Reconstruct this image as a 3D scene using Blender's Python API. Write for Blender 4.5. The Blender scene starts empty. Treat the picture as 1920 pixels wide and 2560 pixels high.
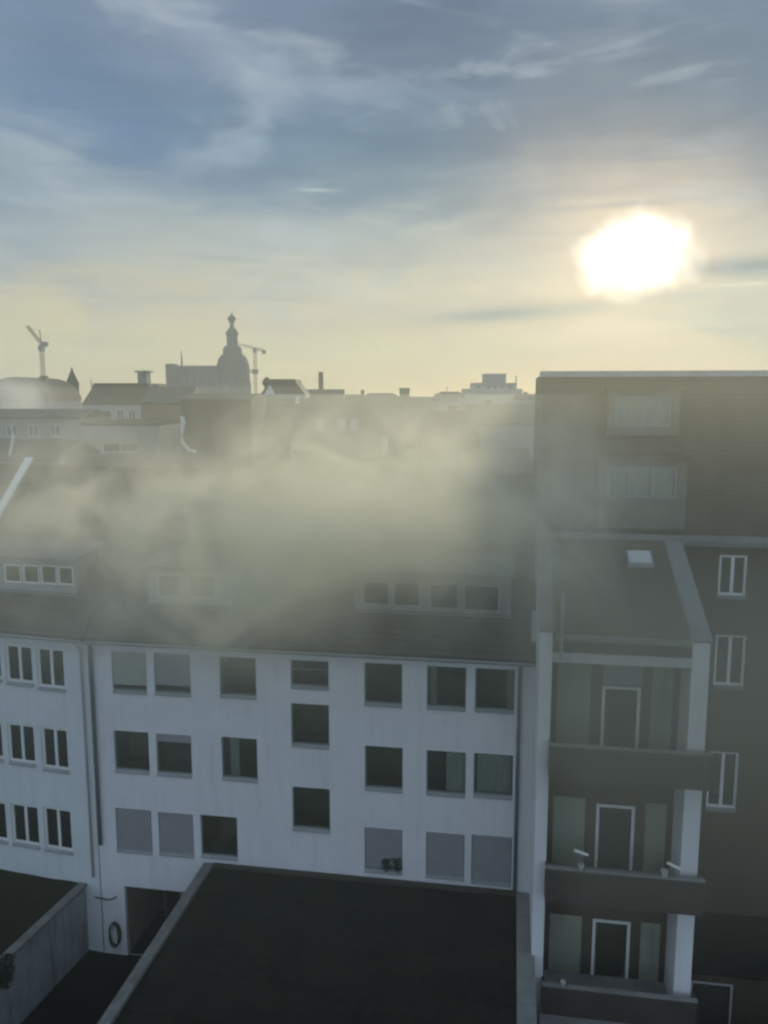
import bpy, bmesh, math, random
from mathutils import Vector, Matrix
random.seed(7)
R = math.radians
S = bpy.context.scene
COL = S.collection

# ------------------------------------------------------------------ camera numbers
F, HZ, H = 2042.0, 985.0, 23.0           # focal length (px of a 1920x2560 frame), horizon row, eye height
PT = math.atan((1280 - HZ) / F)
def ray(px, py):
    x = (px - 960) / F; v = (1280 - py) / F
    return Vector((x, math.cos(PT) + v * math.sin(PT), v * math.cos(PT) - math.sin(PT)))
def at_depth(px, py, Y):
    d = ray(px, py); t = Y / d.y
    return Vector((d.x * t, Y, H + d.z * t))
class Frame:
    """A building's own axes: x along the facade, y into the building, z up."""
    def __init__(s, ox, oy, deg):
        s.ox, s.oy, s.deg = ox, oy, deg
        s.c, s.s = math.cos(R(deg)), math.sin(R(deg))
    def pick(s, px, py, k=0.0):
        d = ray(px, py)
        t = (k + s.ox * s.s + s.oy * s.c) / (d.x * s.s + d.y * s.c)
        X, Y = d.x * t - s.ox, d.y * t - s.oy
        return X * s.c - Y * s.s, H + d.z * t
    def pick_z(s, px, py, z):
        d = ray(px, py); t = (z - H) / d.z
        X, Y = d.x * t - s.ox, d.y * t - s.oy
        return X * s.c - Y * s.s, X * s.s + Y * s.c
    def rect(s, q, k=0.0, m=1.1573):
        l, t, r, b = [v * m for v in q]
        xm, ym = (l + r) / 2, (t + b) / 2
        return (s.pick(l, ym, k)[0], s.pick(r, ym, k)[0], s.pick(xm, b, k)[1], s.pick(xm, t, k)[1])

# ------------------------------------------------------------------ materials
def mat(name, col, rough=0.85, var=0.12, scale=1.5, bump=0.0, bscale=30.0, metal=0.0, spec=0.3, dirt=None, bands=None, bricks=None):
    m = bpy.data.materials.new(name); m.use_nodes = True
    nt = m.node_tree; N = nt.nodes; L = nt.links
    b = N['Principled BSDF']
    b.inputs['Roughness'].default_value = rough
    b.inputs['Metallic'].default_value = metal
    b.inputs['Specular IOR Level'].default_value = spec
    tc = N.new('ShaderNodeTexCoord'); co = tc.outputs['Object']
    nz = N.new('ShaderNodeTexNoise'); nz.inputs['Scale'].default_value = scale; nz.inputs['Detail'].default_value = 6
    nz.inputs['Roughness'].default_value = 0.62
    L.new(co, nz.inputs['Vector'])
    rp = N.new('ShaderNodeValToRGB')
    rp.color_ramp.elements[0].position = 0.3; rp.color_ramp.elements[1].position = 0.7
    rp.color_ramp.elements[0].color = [c * (1 - var) for c in col] + [1]
    rp.color_ramp.elements[1].color = [min(1, c * (1 + var)) for c in col] + [1]
    L.new(nz.outputs['Fac'], rp.inputs['Fac'])
    out = rp.outputs['Color']
    if dirt:                                   # vertical rain streaks and stains with a shape of their own
        mp = N.new('ShaderNodeMapping'); mp.inputs['Scale'].default_value = (2.2, 2.2, 0.22)
        L.new(co, mp.inputs['Vector'])
        n2 = N.new('ShaderNodeTexNoise'); n2.inputs['Scale'].default_value = 1.3; n2.inputs['Detail'].default_value = 5
        L.new(mp.outputs[0], n2.inputs['Vector'])
        r2 = N.new('ShaderNodeMapRange'); r2.inputs[1].default_value = 0.5; r2.inputs[2].default_value = 0.78
        r2.inputs[3].default_value = 0; r2.inputs[4].default_value = dirt[3]
        L.new(n2.outputs['Fac'], r2.inputs[0])
        mx = N.new('ShaderNodeMix'); mx.data_type = 'RGBA'
        L.new(r2.outputs[0], mx.inputs[0]); L.new(out, mx.inputs[6]); mx.inputs[7].default_value = (*dirt[:3], 1)
        out = mx.outputs[2]
    hgt = None
    if bands:                                  # courses of tiles / slats across the object's z
        w = N.new('ShaderNodeTexWave'); w.bands_direction = bands[0]; w.wave_profile = 'SAW'
        w.inputs['Scale'].default_value = bands[1]; w.inputs['Distortion'].default_value = bands[2]; w.inputs['Detail'].default_value = 1
        L.new(co, w.inputs['Vector']); hgt = w.outputs['Fac']
        mx = N.new('ShaderNodeMix'); mx.data_type = 'RGBA'; mx.blend_type = 'MULTIPLY'; mx.inputs[0].default_value = bands[3]
        L.new(out, mx.inputs[6]); L.new(w.outputs['Color'], mx.inputs[7]); out = mx.outputs[2]
    if bricks:
        sw = N.new('ShaderNodeSeparateXYZ'); L.new(co, sw.inputs[0])
        cb = N.new('ShaderNodeCombineXYZ'); L.new(sw.outputs[0], cb.inputs[0]); L.new(sw.outputs[2], cb.inputs[1])
        bt = N.new('ShaderNodeTexBrick'); bt.inputs['Scale'].default_value = 1.0
        bt.inputs['Brick Width'].default_value = 0.24; bt.inputs['Row Height'].default_value = 0.075
        bt.inputs['Mortar Size'].default_value = 0.007
        bt.inputs['Color1'].default_value = (0.85, 0.8, 0.75, 1); bt.inputs['Color2'].default_value = (1, 1, 1, 1)
        bt.inputs['Mortar'].default_value = (1.5, 1.5, 1.5, 1)
        L.new(cb.outputs[0], bt.inputs['Vector'])
        mx = N.new('ShaderNodeMix'); mx.data_type = 'RGBA'; mx.blend_type = 'MULTIPLY'; mx.inputs[0].default_value = 1
        L.new(out, mx.inputs[6]); L.new(bt.outputs['Color'], mx.inputs[7]); out = mx.outputs[2]
    L.new(out, b.inputs['Base Color'])
    if bump:
        bp = N.new('ShaderNodeBump'); bp.inputs['Strength'].default_value = bump; bp.inputs['Distance'].default_value = 0.03
        if hgt is None:
            n3 = N.new('ShaderNodeTexNoise'); n3.inputs['Scale'].default_value = bscale; n3.inputs['Detail'].default_value = 4
            L.new(co, n3.inputs['Vector']); hgt = n3.outputs['Fac']
        L.new(hgt, bp.inputs['Height']); L.new(bp.outputs[0], b.inputs['Normal'])
    return m

def glass_mat(name):
    m = bpy.data.materials.new(name); m.use_nodes = True
    nt = m.node_tree; N = nt.nodes; L = nt.links
    N.remove(N['Principled BSDF'])
    fr = N.new('ShaderNodeFresnel'); fr.inputs['IOR'].default_value = 1.5
    tr = N.new('ShaderNodeBsdfTransparent'); tr.inputs['Color'].default_value = (0.78, 0.82, 0.8, 1)
    gl = N.new('ShaderNodeBsdfGlossy'); gl.inputs['Roughness'].default_value = 0.04
    nz = N.new('ShaderNodeTexNoise'); nz.inputs['Scale'].default_value = 0.8
    bp = N.new('ShaderNodeBump'); bp.inputs['Strength'].default_value = 0.05; bp.inputs['Distance'].default_value = 0.05
    L.new(nz.outputs['Fac'], bp.inputs['Height']); L.new(bp.outputs[0], gl.inputs['Normal'])
    mx = N.new('ShaderNodeMixShader')
    L.new(fr.outputs[0], mx.inputs[0]); L.new(tr.outputs[0], mx.inputs[1]); L.new(gl.outputs[0], mx.inputs[2])
    L.new(mx.outputs[0], N['Material Output'].inputs['Surface'])
    return m

M = dict(
    white=mat('white_render', (0.64, 0.65, 0.66), 0.9, 0.05, 0.7, 0.15, 40, dirt=(0.44, 0.45, 0.45, 0.4)),
    offwhite=mat('cool_white_render', (0.60, 0.64, 0.65), 0.9, 0.05, 0.6, 0.12, 40, dirt=(0.40, 0.43, 0.42, 0.4)),
    tile=mat('dark_clay_tiles', (0.085, 0.075, 0.058), 0.8, 0.3, 1.2, 0.8, bands=('Z', 1.6, 0.6, 0.5)),
    tile2=mat('brown_clay_tiles', (0.10, 0.085, 0.07), 0.8, 0.3, 1.0, 0.8, bands=('Z', 1.6, 0.6, 0.5)),
    slate=mat('slate_roofing', (0.105, 0.086, 0.055), 0.8, 0.25, 1.0, 0.6, bands=('Z', 2.0, 0.5, 0.4)),
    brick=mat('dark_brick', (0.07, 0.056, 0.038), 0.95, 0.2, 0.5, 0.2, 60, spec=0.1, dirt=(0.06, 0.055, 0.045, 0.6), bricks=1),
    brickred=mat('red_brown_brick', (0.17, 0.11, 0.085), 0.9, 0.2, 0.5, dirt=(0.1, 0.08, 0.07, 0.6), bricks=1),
    concrete=mat('weathered_concrete', (0.20, 0.20, 0.19), 0.9, 0.15, 1.5, 0.2, 30, dirt=(0.11, 0.11, 0.1, 0.6)),
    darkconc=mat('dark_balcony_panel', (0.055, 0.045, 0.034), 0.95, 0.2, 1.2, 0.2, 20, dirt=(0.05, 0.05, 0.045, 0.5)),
    palegrey=mat('pale_grey_render', (0.42, 0.43, 0.42), 0.9, 0.1, 0.6, 0.1, 30, dirt=(0.28, 0.28, 0.27, 0.5)),
    midgrey=mat('grey_render', (0.26, 0.27, 0.27), 0.9, 0.12, 0.6, 0.1, 30, dirt=(0.17, 0.17, 0.16, 0.5)),
    zinc=mat('zinc_sheet', (0.30, 0.31, 0.32), 0.45, 0.15, 2.0, metal=0.6),
    pipe=mat('grey_blue_pipe', (0.11, 0.13, 0.15), 0.5, 0.15, 2.0),
    frame=mat('dark_window_frame', (0.12, 0.135, 0.14), 0.5, 0.1, 3.0),
    wframe=mat('white_window_frame', (0.68, 0.69, 0.66), 0.5, 0.05, 3.0),
    sill=mat('grey_stone_sill', (0.27, 0.29, 0.29), 0.8, 0.15, 4.0),
    shutter=mat('grey_roller_shutter', (0.33, 0.33, 0.35), 0.6, 0.08, 2.0, 0.5, bands=('Z', 6.0, 0.0, 0.25)),
    shutterg=mat('greenish_roller_shutter', (0.40, 0.43, 0.38), 0.6, 0.08, 2.0, 0.5, bands=('Z', 6.0, 0.0, 0.25)),
    room=mat('room_walls', (0.33, 0.28, 0.20), 0.95, 0.25, 0.8),
    curtain=mat('white_curtain', (0.66, 0.66, 0.6), 0.95, 0.08, 6.0),
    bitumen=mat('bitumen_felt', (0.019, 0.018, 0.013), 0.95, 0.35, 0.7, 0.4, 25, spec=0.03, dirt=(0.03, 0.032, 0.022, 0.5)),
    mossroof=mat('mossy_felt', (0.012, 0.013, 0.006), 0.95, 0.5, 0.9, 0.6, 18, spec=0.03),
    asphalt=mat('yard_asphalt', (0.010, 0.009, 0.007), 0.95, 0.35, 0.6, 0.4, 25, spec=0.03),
    ground=mat('city_ground', (0.09, 0.09, 0.08), 0.95, 0.3, 0.03, 0.2, 2),
    leaf=mat('ivy_leaves', (0.022, 0.03, 0.014), 0.7, 0.4, 3.0),
    plant=mat('houseplant_leaves', (0.03, 0.05, 0.03), 0.7, 0.4, 3.0),
    steel=mat('crane_steel', (0.28, 0.2, 0.08), 0.6, 0.15, 0.3),
    stone=mat('church_stone', (0.12, 0.115, 0.095), 0.9, 0.15, 0.15),
    copper=mat('church_roof_copper', (0.065, 0.07, 0.055), 0.7, 0.15, 0.2),
    hose=mat('dark_hose_rubber', (0.035, 0.045, 0.035), 0.6, 0.2, 6.0),
    greenpanel=mat('green_grey_panel', (0.25, 0.27, 0.20), 0.6, 0.12, 1.2, dirt=(0.1, 0.11, 0.09, 0.5)),
    slatepanel=mat('grey_cladding', (0.14, 0.135, 0.11), 0.85, 0.2, 1.0),
    edge=mat('dull_metal_edge', (0.15, 0.15, 0.14), 0.8, 0.25, 1.5, dirt=(0.07, 0.07, 0.06, 0.7)),
    flank=mat('stained_flank_render', (0.25, 0.265, 0.285), 0.95, 0.25, 0.8, dirt=(0.06, 0.065, 0.06, 0.8)),
    glass=glass_mat('window_glass'),
)

# ------------------------------------------------------------------ mesh helpers
def bx(bm, x0, x1, y0, y1, z0, z1):
    v = [bm.verts.new(p) for p in ((x0,y0,z0),(x1,y0,z0),(x1,y1,z0),(x0,y1,z0),(x0,y0,z1),(x1,y0,z1),(x1,y1,z1),(x0,y1,z1))]
    for f in ((0,3,2,1),(4,5,6,7),(0,1,5,4),(1,2,6,5),(2,3,7,6),(3,0,4,7)):
        bm.faces.new([v[i] for i in f])
def prism_x(bm, prof, x0, x1):
    """closed profile [(y,z)...] extruded along x"""
    a = [bm.verts.new((x0, y, z)) for y, z in prof]; b = [bm.verts.new((x1, y, z)) for y, z in prof]
    n = len(prof)
    bm.faces.new(a); bm.faces.new(list(reversed(b)))
    for i in range(n):
        j = (i + 1) % n; bm.faces.new((a[j], a[i], b[i], b[j]))
def prism_y(bm, prof, y0, y1):
    """closed profile [(x,z)...] extruded along y"""
    a = [bm.verts.new((x, y0, z)) for x, z in prof]; b = [bm.verts.new((x, y1, z)) for x, z in prof]
    n = len(prof)
    bm.faces.new(a); bm.faces.new(list(reversed(b)))
    for i in range(n):
        j = (i + 1) % n; bm.faces.new((a[j], a[i], b[i], b[j]))
def tube(bm, pts, r, n=8, closed=False):
    pts = [Vector(p) for p in pts]; rings = []
    for i, p in enumerate(pts):
        if closed: t = pts[(i + 1) % len(pts)] - pts[i - 1]
        else: t = pts[min(i + 1, len(pts) - 1)] - pts[max(i - 1, 0)]
        t.normalize()
        a = t.cross(Vector((0, 0, 1)))
        if a.length < 0.05: a = t.cross(Vector((0, 1, 0)))
        a.normalize(); b = a.cross(t)
        rr = r[i] if isinstance(r, (list, tuple)) else r
        rings.append([bm.verts.new(p + (a * math.cos(2*math.pi*k/n) + b * math.sin(2*math.pi*k/n)) * rr) for k in range(n)])
    m = len(rings)
    for i in range(m if closed else m - 1):
        A, B = rings[i], rings[(i + 1) % m]
        for k in range(n): bm.faces.new((A[k], A[(k+1) % n], B[(k+1) % n], B[k]))
    if not closed:
        bm.faces.new(rings[0]); bm.faces.new(list(reversed(rings[-1])))
def lathe(bm, prof, n=16, c=(0, 0)):
    rings = [[bm.verts.new((c[0] + r*math.cos(2*math.pi*k/n), c[1] + r*math.sin(2*math.pi*k/n), z)) for k in range(n)] for r, z in prof]
    for A, B in zip(rings, rings[1:]):
        for k in range(n): bm.faces.new((A[k], A[(k+1) % n], B[(k+1) % n], B[k]))
    bm.faces.new(list(reversed(rings[0]))); bm.faces.new(rings[-1])
def obj(name, bm, m, parent=None, loc=None, smooth=False, bevel=0.0):
    bmesh.ops.recalc_face_normals(bm, faces=bm.faces[:])
    me = bpy.data.meshes.new(name); bm.to_mesh(me); bm.free()
    me.materials.append(M[m] if isinstance(m, str) else m)
    if smooth: me.shade_smooth()
    o = bpy.data.objects.new(name, me); COL.objects.link(o)
    if parent: o.parent = parent
    if loc: o.location = loc
    if bevel:
        b = o.modifiers.new('bevel', 'BEVEL'); b.width = bevel; b.segments = 2; b.limit_method = 'ANGLE'
    return o
def tag(o, label=None, cat=None, group=None, kind=None):
    if label: o['label'] = label
    if cat: o['category'] = cat
    if group: o['group'] = group
    if kind: o['kind'] = kind
    return o
def thing(name, label, cat, loc=(0, 0, 0), rz=0.0, group=None):
    o = bpy.data.objects.new(name, None); COL.objects.link(o)
    o.location = loc; o.rotation_euler = (0, 0, rz); o.empty_display_size = 0.3
    return tag(o, label, cat, group)
def box_obj(name, m, parent, *b, bevel=0.0):
    bm = bmesh.new(); bx(bm, *b); return obj(name, bm, m, parent, bevel=bevel)

def holed_wall(bm, u0, u1, z0, z1, rects, y=0.0, depth=0.14):
    """a facade sheet at y with real openings and their reveals"""
    us = sorted({u0, u1} | {v for r in rects for v in r[:2] if u0 < v < u1})
    zs = sorted({z0, z1} | {v for r in rects for v in r[2:4] if z0 < v < z1})
    vt = {}
    def V(u, yy, z):
        k = (round(u, 5), round(yy, 5), round(z, 5))
        if k not in vt: vt[k] = bm.verts.new((u, yy, z))
        return vt[k]
    for a, b in zip(us, us[1:]):
        for c, d in zip(zs, zs[1:]):
            um, zm = (a + b) / 2, (c + d) / 2
            if any(r[0] < um < r[1] and r[2] < zm < r[3] for r in rects): continue
            bm.faces.new((V(a, y, c), V(b, y, c), V(b, y, d), V(a, y, d)))
    for r in rects:
        a, b, c, d = max(r[0], u0), min(r[1], u1), max(r[2], z0), min(r[3], z1)
        q = [(a, c), (b, c), (b, d), (a, d)]
        for i in range(4):
            p, s = q[i], q[(i + 1) % 4]
            vs = [bm.verts.new((p[0], y, p[1])), bm.verts.new((p[0], y + depth, p[1])), bm.verts.new((s[0], y + depth, s[1])), bm.verts.new((s[0], y, s[1]))]
            bm.faces.new(vs)

def frame_mesh(bm, r, y0, y1, t, mull=(), trans=()):
    a, b, c, d = r
    bx(bm, a, a + t, y0, y1, c, d); bx(bm, b - t, b, y0, y1, c, d)
    bx(bm, a + t, b - t, y0, y1, c, c + t); bx(bm, a + t, b - t, y0, y1, d - t, d)
    for x in mull: bx(bm, x - t * 0.6, x + t * 0.6, y0 + 0.003, y1 - 0.003, c + t, d - t)
    for z in trans: bx(bm, a + t, b - t, y0 + 0.004, y1 - 0.004, z - t * 0.5, z + t * 0.5)
def room_box(parent, r, y, depth=1.8):
    a, b, c, d = r
    bm = bmesh.new()
    y1 = y + depth; e = 0.35
    A = [bm.verts.new(p) for p in ((a,y,c),(b,y,c),(b,y,d),(a,y,d))]
    B = [bm.verts.new(p) for p in ((a-e,y1,c-e),(b+e,y1,c-e),(b+e,y1,d+e*0.4),(a-e,y1,d+e*0.4))]
    for i in range(4): bm.faces.new((A[i], A[(i+1)%4], B[(i+1)%4], B[i]))
    bm.faces.new(B)
    return obj('room_interior', bm, 'room', parent)
def window(parent, r, y=0.0, dep=0.14, fm='frame', t=0.055, mull=(), trans=(), sill=True, blind=None, curtain=None, label=None, room=True, sillm='sill', plant=False):
    """a window part: frame mesh with pane, sill, blind, curtain as its sub-parts"""
    a, b, c, d = r
    bm = bmesh.new(); sz = 0.13 if sill else 0.0
    c2 = c + sz * 0.8
    frame_mesh(bm, (a, b, c2, d), y + dep - 0.07, y + dep, t, mull, trans)
    w = obj('window', bm, fm, parent)
    if label: w['label'] = label
    box_obj('pane', 'glass', w, a + t * 0.9, b - t * 0.9, y + dep - 0.035, y + dep - 0.03, c2 + t * 0.9, d - t * 0.9)
    if room: room_box(w, (a, b, c2, d), y + dep + 0.002)
    if sill:
        bm = bmesh.new()
        prism_x(bm, [(y - 0.06, c - 0.01), (y + dep - 0.002, c - 0.01), (y + dep - 0.002, c2 - 0.002), (y + dep - 0.075, c2 - 0.002), (y - 0.06, c + sz * 0.35)], a + 0.004, b - 0.004)
        obj('sill', bm, sillm, w)
    if blind:
        bm = bmesh.new(); z = d - (d - c2) * blind[1]
        bx(bm, a + 0.03, b - 0.03, y + 0.035, y + 0.05, z, d - 0.012)
        bx(bm, a + 0.03, b - 0.03, y + 0.028, y + 0.055, z - 0.05, z)
        obj('roller_shutter', bm, blind[0], w)
    if curtain:
        for (f0, f1) in curtain:
            bm = bmesh.new(); n = 16; pr = []
            x0, x1 = a + (b - a) * f0, a + (b - a) * f1
            V0 = [bm.verts.new((x0 + (x1-x0)*i/n, y + dep + 0.06 + 0.025*math.sin(i*2.1), c2 + 0.02)) for i in range(n+1)]
            V1 = [bm.verts.new((x0 + (x1-x0)*i/n, y + dep + 0.06 + 0.02*math.sin(i*2.1), d - 0.03)) for i in range(n+1)]
            for i in range(n): bm.faces.new((V0[i], V0[i+1], V1[i+1], V1[i]))
            obj('curtain', bm, 'curtain', w)
    return w

# ------------------------------------------------------------------ frames of the near buildings
d0 = ray(220, 1600); k0 = 31 / d0.y
OX, OY = d0.x * k0, 31.0
FM = Frame(OX, OY, 9)       # central white block
FL = Frame(OX, OY, 15)      # its left neighbour, bent 6 degrees away
def root_of(fr, name, label, cat):
    return thing(name, label, cat, (fr.ox, fr.oy, 0), -R(fr.deg))
EAVE = 13.6

# ================================================================== setting
g = bmesh.new()
for a in ((-1200, -60), (1200, -60), (1200, 1200), (-1200, 1200)): g.verts.new((*a, 0))
g.faces.new(g.verts[:])
tag(obj('ground', g, 'ground'), kind='structure')
g = bmesh.new()
pts = [(-12.6, 34), (-15.5, 16), (-15.5, -8), (16, -8), (16, 28), (8, 33)]
g.faces.new([g.verts.new((x, y, 0.004)) for x, y in pts])
tag(obj('courtyard', g, 'asphalt'), kind='structure')

# ================================================================== central white apartment block
WID = 17.55
mb = root_of(FM, 'apartment_block', 'white rendered apartment block with square windows under the smoking tiled roof', 'building')
W = [  # photo boxes (left, top, right, bottom) and what the opening shows
    ((242,1408,316,1498), dict(blind=('shutterg', 0.82)), 'window with a pale green shutter almost down'),
    ((333,1412,411,1503), dict(blind=('shutter', 0.78)), 'window with a grey shutter stopped above the sill'),
    ((474,1420,553,1508), dict(), None),
    ((628,1427,710,1489), dict(trans=(0.55,)), 'low window with a bar across'),
    ((787,1433,869,1526), dict(), None),
    ((922,1440,1007,1534), dict(curtain=[(0.08,0.24)]), 'window with a white curtain at its left side'),
    ((1026,1445,1112,1540), dict(curtain=[(0.80,0.95)]), 'window with a white curtain at its right side'),
    ((629,1521,711,1615), dict(), None),
    ((632,1702,713,1796), dict(), None),
    ((247,1580,322,1670), dict(), None),
    ((338,1587,414,1677), dict(blind=('shutter', 0.17)), 'window with the shutter hanging just below its top'),
    ((479,1594,556,1687), dict(curtain=[(0.2,0.45)]), None),
    ((788,1613,870,1709), dict(), None),
    ((921,1623,1006,1720), dict(curtain=[(0.5,0.95)]), 'window half covered by a pale curtain'),
    ((1023,1629,1108,1724), dict(curtain=[(0.08,0.94)]), 'window fully covered by a pale curtain'),
    ((251,1748,328,1842), dict(blind=('shutter', 0.97)), 'window with a grey shutter fully down'),
    ((343,1757,418,1849), dict(blind=('shutter', 0.97)), 'window with a grey shutter fully down'),
    ((434,1763,513,1855), dict(), None),
    ((788,1790,869,1886), dict(blind=('shutter', 0.93), plant=True), 'window with a shutter down behind dark plants'),
    ((920,1800,1003,1898), dict(blind=('shutter', 0.97)), 'window with a grey shutter fully down'),
    ((1018,1806,1105,1911), dict(blind=('shutter', 0.97)), 'window with a grey shutter fully down'),
]
rects = [FM.rect(q) for q, _, _ in W]
gate = (FM.pick(315, 2300)[0], 4.3, 0.0, FM.pick(380, 2222)[1])
bm = bmesh.new()
holed_wall(bm, 0, WID, 0, EAVE - 0.02, rects + [gate])
for q in ([(0,0,0),(0,11.6,0),(0,11.6,EAVE-.02),(0,5.8,EAVE+5.7),(0,0,EAVE-.02)], [(WID,0,0),(WID,11.6,0),(WID,11.6,EAVE-.02),(WID,5.8,EAVE+5.7),(WID,0,EAVE-.02)], [(0,11.6,0),(WID,11.6,0),(WID,11.6,EAVE-.02),(0,11.6,EAVE-.02)]):
    bm.faces.new([bm.verts.new(p) for p in q])
wall_m = obj('wall', bm, 'white', mb)
plantwin = None
for (q, kw, lb), r in zip(W, rects):
    kw = dict(kw); pl = kw.pop('plant', False)
    if 'trans' in kw: kw['trans'] = (r[2] + 0.12 + (r[3] - r[2] - 0.12) * 0.62,)
    w = window(mb, r, label=lb, **kw)
    if pl: plantwin = r
# dark garage passage with its half open leaf
a, b, c, d = gate
bm = bmesh.new()
for q in ([(a,.14,c+.01),(a,4,c+.01),(a,4,d),(a,.14,d)], [(b,.14,c+.01),(b,4,c+.01),(b,4,d),(b,.14,d)], [(a,4,c+.01),(b,4,c+.01),(b,4,d),(a,4,d)], [(a,.14,d),(b,.14,d),(b,4,d),(a,4,d)]):
    bm.faces.new([bm.verts.new(p) for p in q])
gd = obj('gateway', bm, 'room', mb)
bm = bmesh.new(); bx(bm, a + 1.45, a + 1.5, 0.6, 2.0, 0.05, d - 0.1); obj('gate_leaf', bm, 'darkconc', gd)
bm = bmesh.new(); frame_mesh(bm, (a, b, c - 0.06, d), 0.06, 0.135, 0.07); obj('gate_frame', bm, 'concrete', gd)

def main_roof(root, u0, u1, name='roof', m='tile'):
    """saddle roof, eaves 0.35 m out, 45 degrees"""
    bm = bmesh.new(); t = 0.16
    prism_x(bm, [(-0.35, EAVE - 0.15), (-0.35, EAVE - 0.15 + t), (5.8, EAVE + 5.85 + t), (11.95, EAVE - 0.15 + t), (11.95, EAVE - 0.15), (5.8, EAVE + 5.85)], u0, u1)
    rf = obj(name, bm, m, root)
    bm = bmesh.new(); tube(bm, [(u0, 5.8, EAVE + 6.0), (u1, 5.8, EAVE + 6.0)], 0.13, 8); obj('ridge_tile', bm, m, rf)
    return rf
def gutter(root, u0, u1, z=EAVE - 0.1):
    bm = bmesh.new()
    pr = [(-0.36 - 0.08 + 0.08*math.cos(math.pi + math.pi*i/8), z + 0.02 + 0.09*math.sin(math.pi + math.pi*i/8)) for i in range(9)]
    pr += [(p[0]*0.97 - 0.013, p[1] + 0.012) for p in reversed(pr)]
    prism_x(bm, pr, u0, u1)
    gt = obj('gutter', bm, 'zinc', root)
    bm = bmesh.new(); bx(bm, u0, u1, -0.33, -0.004, z - 0.09, z - 0.06); bx(bm, u0, u1, -0.35, -0.332, z - 0.09, z + 0.02); obj('soffit', bm, 'palegrey', gt)
    return gt
rf_m = main_roof(mb, 0.05, WID - 0.12)
gutter(mb, 0.02, WID - 0.35)
def downpipe(root, pts, r=0.055):
    bm = bmesh.new(); tube(bm, pts, r, 10)
    o = obj('downpipe', bm, 'pipe', root, smooth=True)
    return o
downpipe(mb, [(0.25, -0.42, EAVE - 0.18), (0.25, -0.36, EAVE - 0.3), (0.12, -0.1, EAVE - 0.7), (0.12, -0.1, 4.9)], 0.075)
ur = FM.pick(1297, 1800)[0]
downpipe(mb, [(ur, -0.42, EAVE - 0.18), (ur, -0.36, EAVE - 0.3), (ur, -0.09, EAVE - 0.7), (ur, -0.09, 4.3)], 0.07)

def shed_dormer(root, fr, px0, px1, ptop, pbot, wins, roofm='edge', wallm='palegrey', fm='wframe', y_guess=None, t=0.07, mullions=False):
    """a long box dormer standing on the 45 degree slope"""
    best = None
    for i in range(0, 400):                    # where the slope meets the dormer's foot
        y = i * 0.01
        u, z = fr.pick((px0 + px1) / 2, pbot, y)
        if z <= EAVE + 0.2 + y: best = y; break
    y = best
    xm, ym = (px0 + px1) / 2, (ptop + pbot) / 2
    u0, u1 = fr.pick(px0, ym, y)[0], fr.pick(px1, ym, y)[0]
    z0, z1 = fr.pick(xm, pbot, y)[1] - 0.1, fr.pick(xm, ptop, y)[1]
    rr = [(fr.pick(l, (tt + bb) / 2, y)[0], fr.pick(r_, (tt + bb) / 2, y)[0], fr.pick((l + r_) / 2, bb, y)[1], fr.pick((l + r_) / 2, tt, y)[1]) for l, tt, r_, bb in wins]
    bm = bmesh.new()
    holed_wall(bm, u0, u1, z0, z1, rr, y, 0.09)
    zb = z1 - EAVE + 0.6
    for u in (u0, u1): bm.faces.new([bm.verts.new(p) for p in ((u, y, z0), (u, y, z1), (u, zb, z1 + 0.35), (u, zb, z1 - 0.2))])
    dm = obj('dormer', bm, wallm, root)
    bm = bmesh.new()
    prism_x(bm, [(y - 0.18, z1 + 0.003), (y - 0.18, z1 + 0.13), (zb + 0.3, z1 + 0.63), (zb + 0.3, z1 + 0.5)], u0 - 0.12, u1 + 0.12)
    obj('dormer_roof', bm, roofm, dm)
    for r in rr:
        bm = bmesh.new(); frame_mesh(bm, r, y + 0.02, y + 0.08, t); w = obj('window', bm, fm, dm)
        # pane and dim room behind are pieces of this window
        bm = bmesh.new(); bx(bm, r[0] + t, r[1] - t, y + 0.05, y + 0.055, r[2] + t, r[3] - t); obj('pane', bm, 'glass', dm)
        bm = bmesh.new(); a, b, c, d = r; Y = y + 0.9
        A = [bm.verts.new(p) for p in ((a,y+.09,c),(b,y+.09,c),(b,y+.09,d),(a,y+.09,d))]; B = [bm.verts.new(p) for p in ((a,Y,c),(b,Y,c),(b,Y,d),(a,Y,d))]
        for i in range(4): bm.faces.new((A[i], A[(i+1)%4], B[(i+1)%4], B[i]))
        bm.faces.new(B); obj('room_interior', bm, 'room', dm)
    bm = bmesh.new(); bx(bm, u0 - 0.03, u1 + 0.03, y - 0.07, y - 0.003, z0 - 0.02, z0 + 0.2); obj('apron_flashing', bm, 'zinc', dm)
    return dm
shed_dormer(mb, FM, 885, 1278, 1438, 1540, [(905,1452,975,1514), (982,1454,1052,1518), (1072,1458,1148,1524), (1158,1462,1250,1530)], wallm='concrete', fm='midgrey')
shed_dormer(mb, FM, 370, 580, 1425, 1520, [(392,1436,450,1494), (468,1438,540,1497)], wallm='palegrey')
bm = bmesh.new(); bx(bm, 7.2, 8.0, 4.6, 5.3, EAVE + 4.0, EAVE + 6.9); bx(bm, 7.14, 8.06, 4.54, 5.36, EAVE + 6.9, EAVE + 7.05); ch = obj('chimney', bm, 'brick', rf_m)

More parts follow.
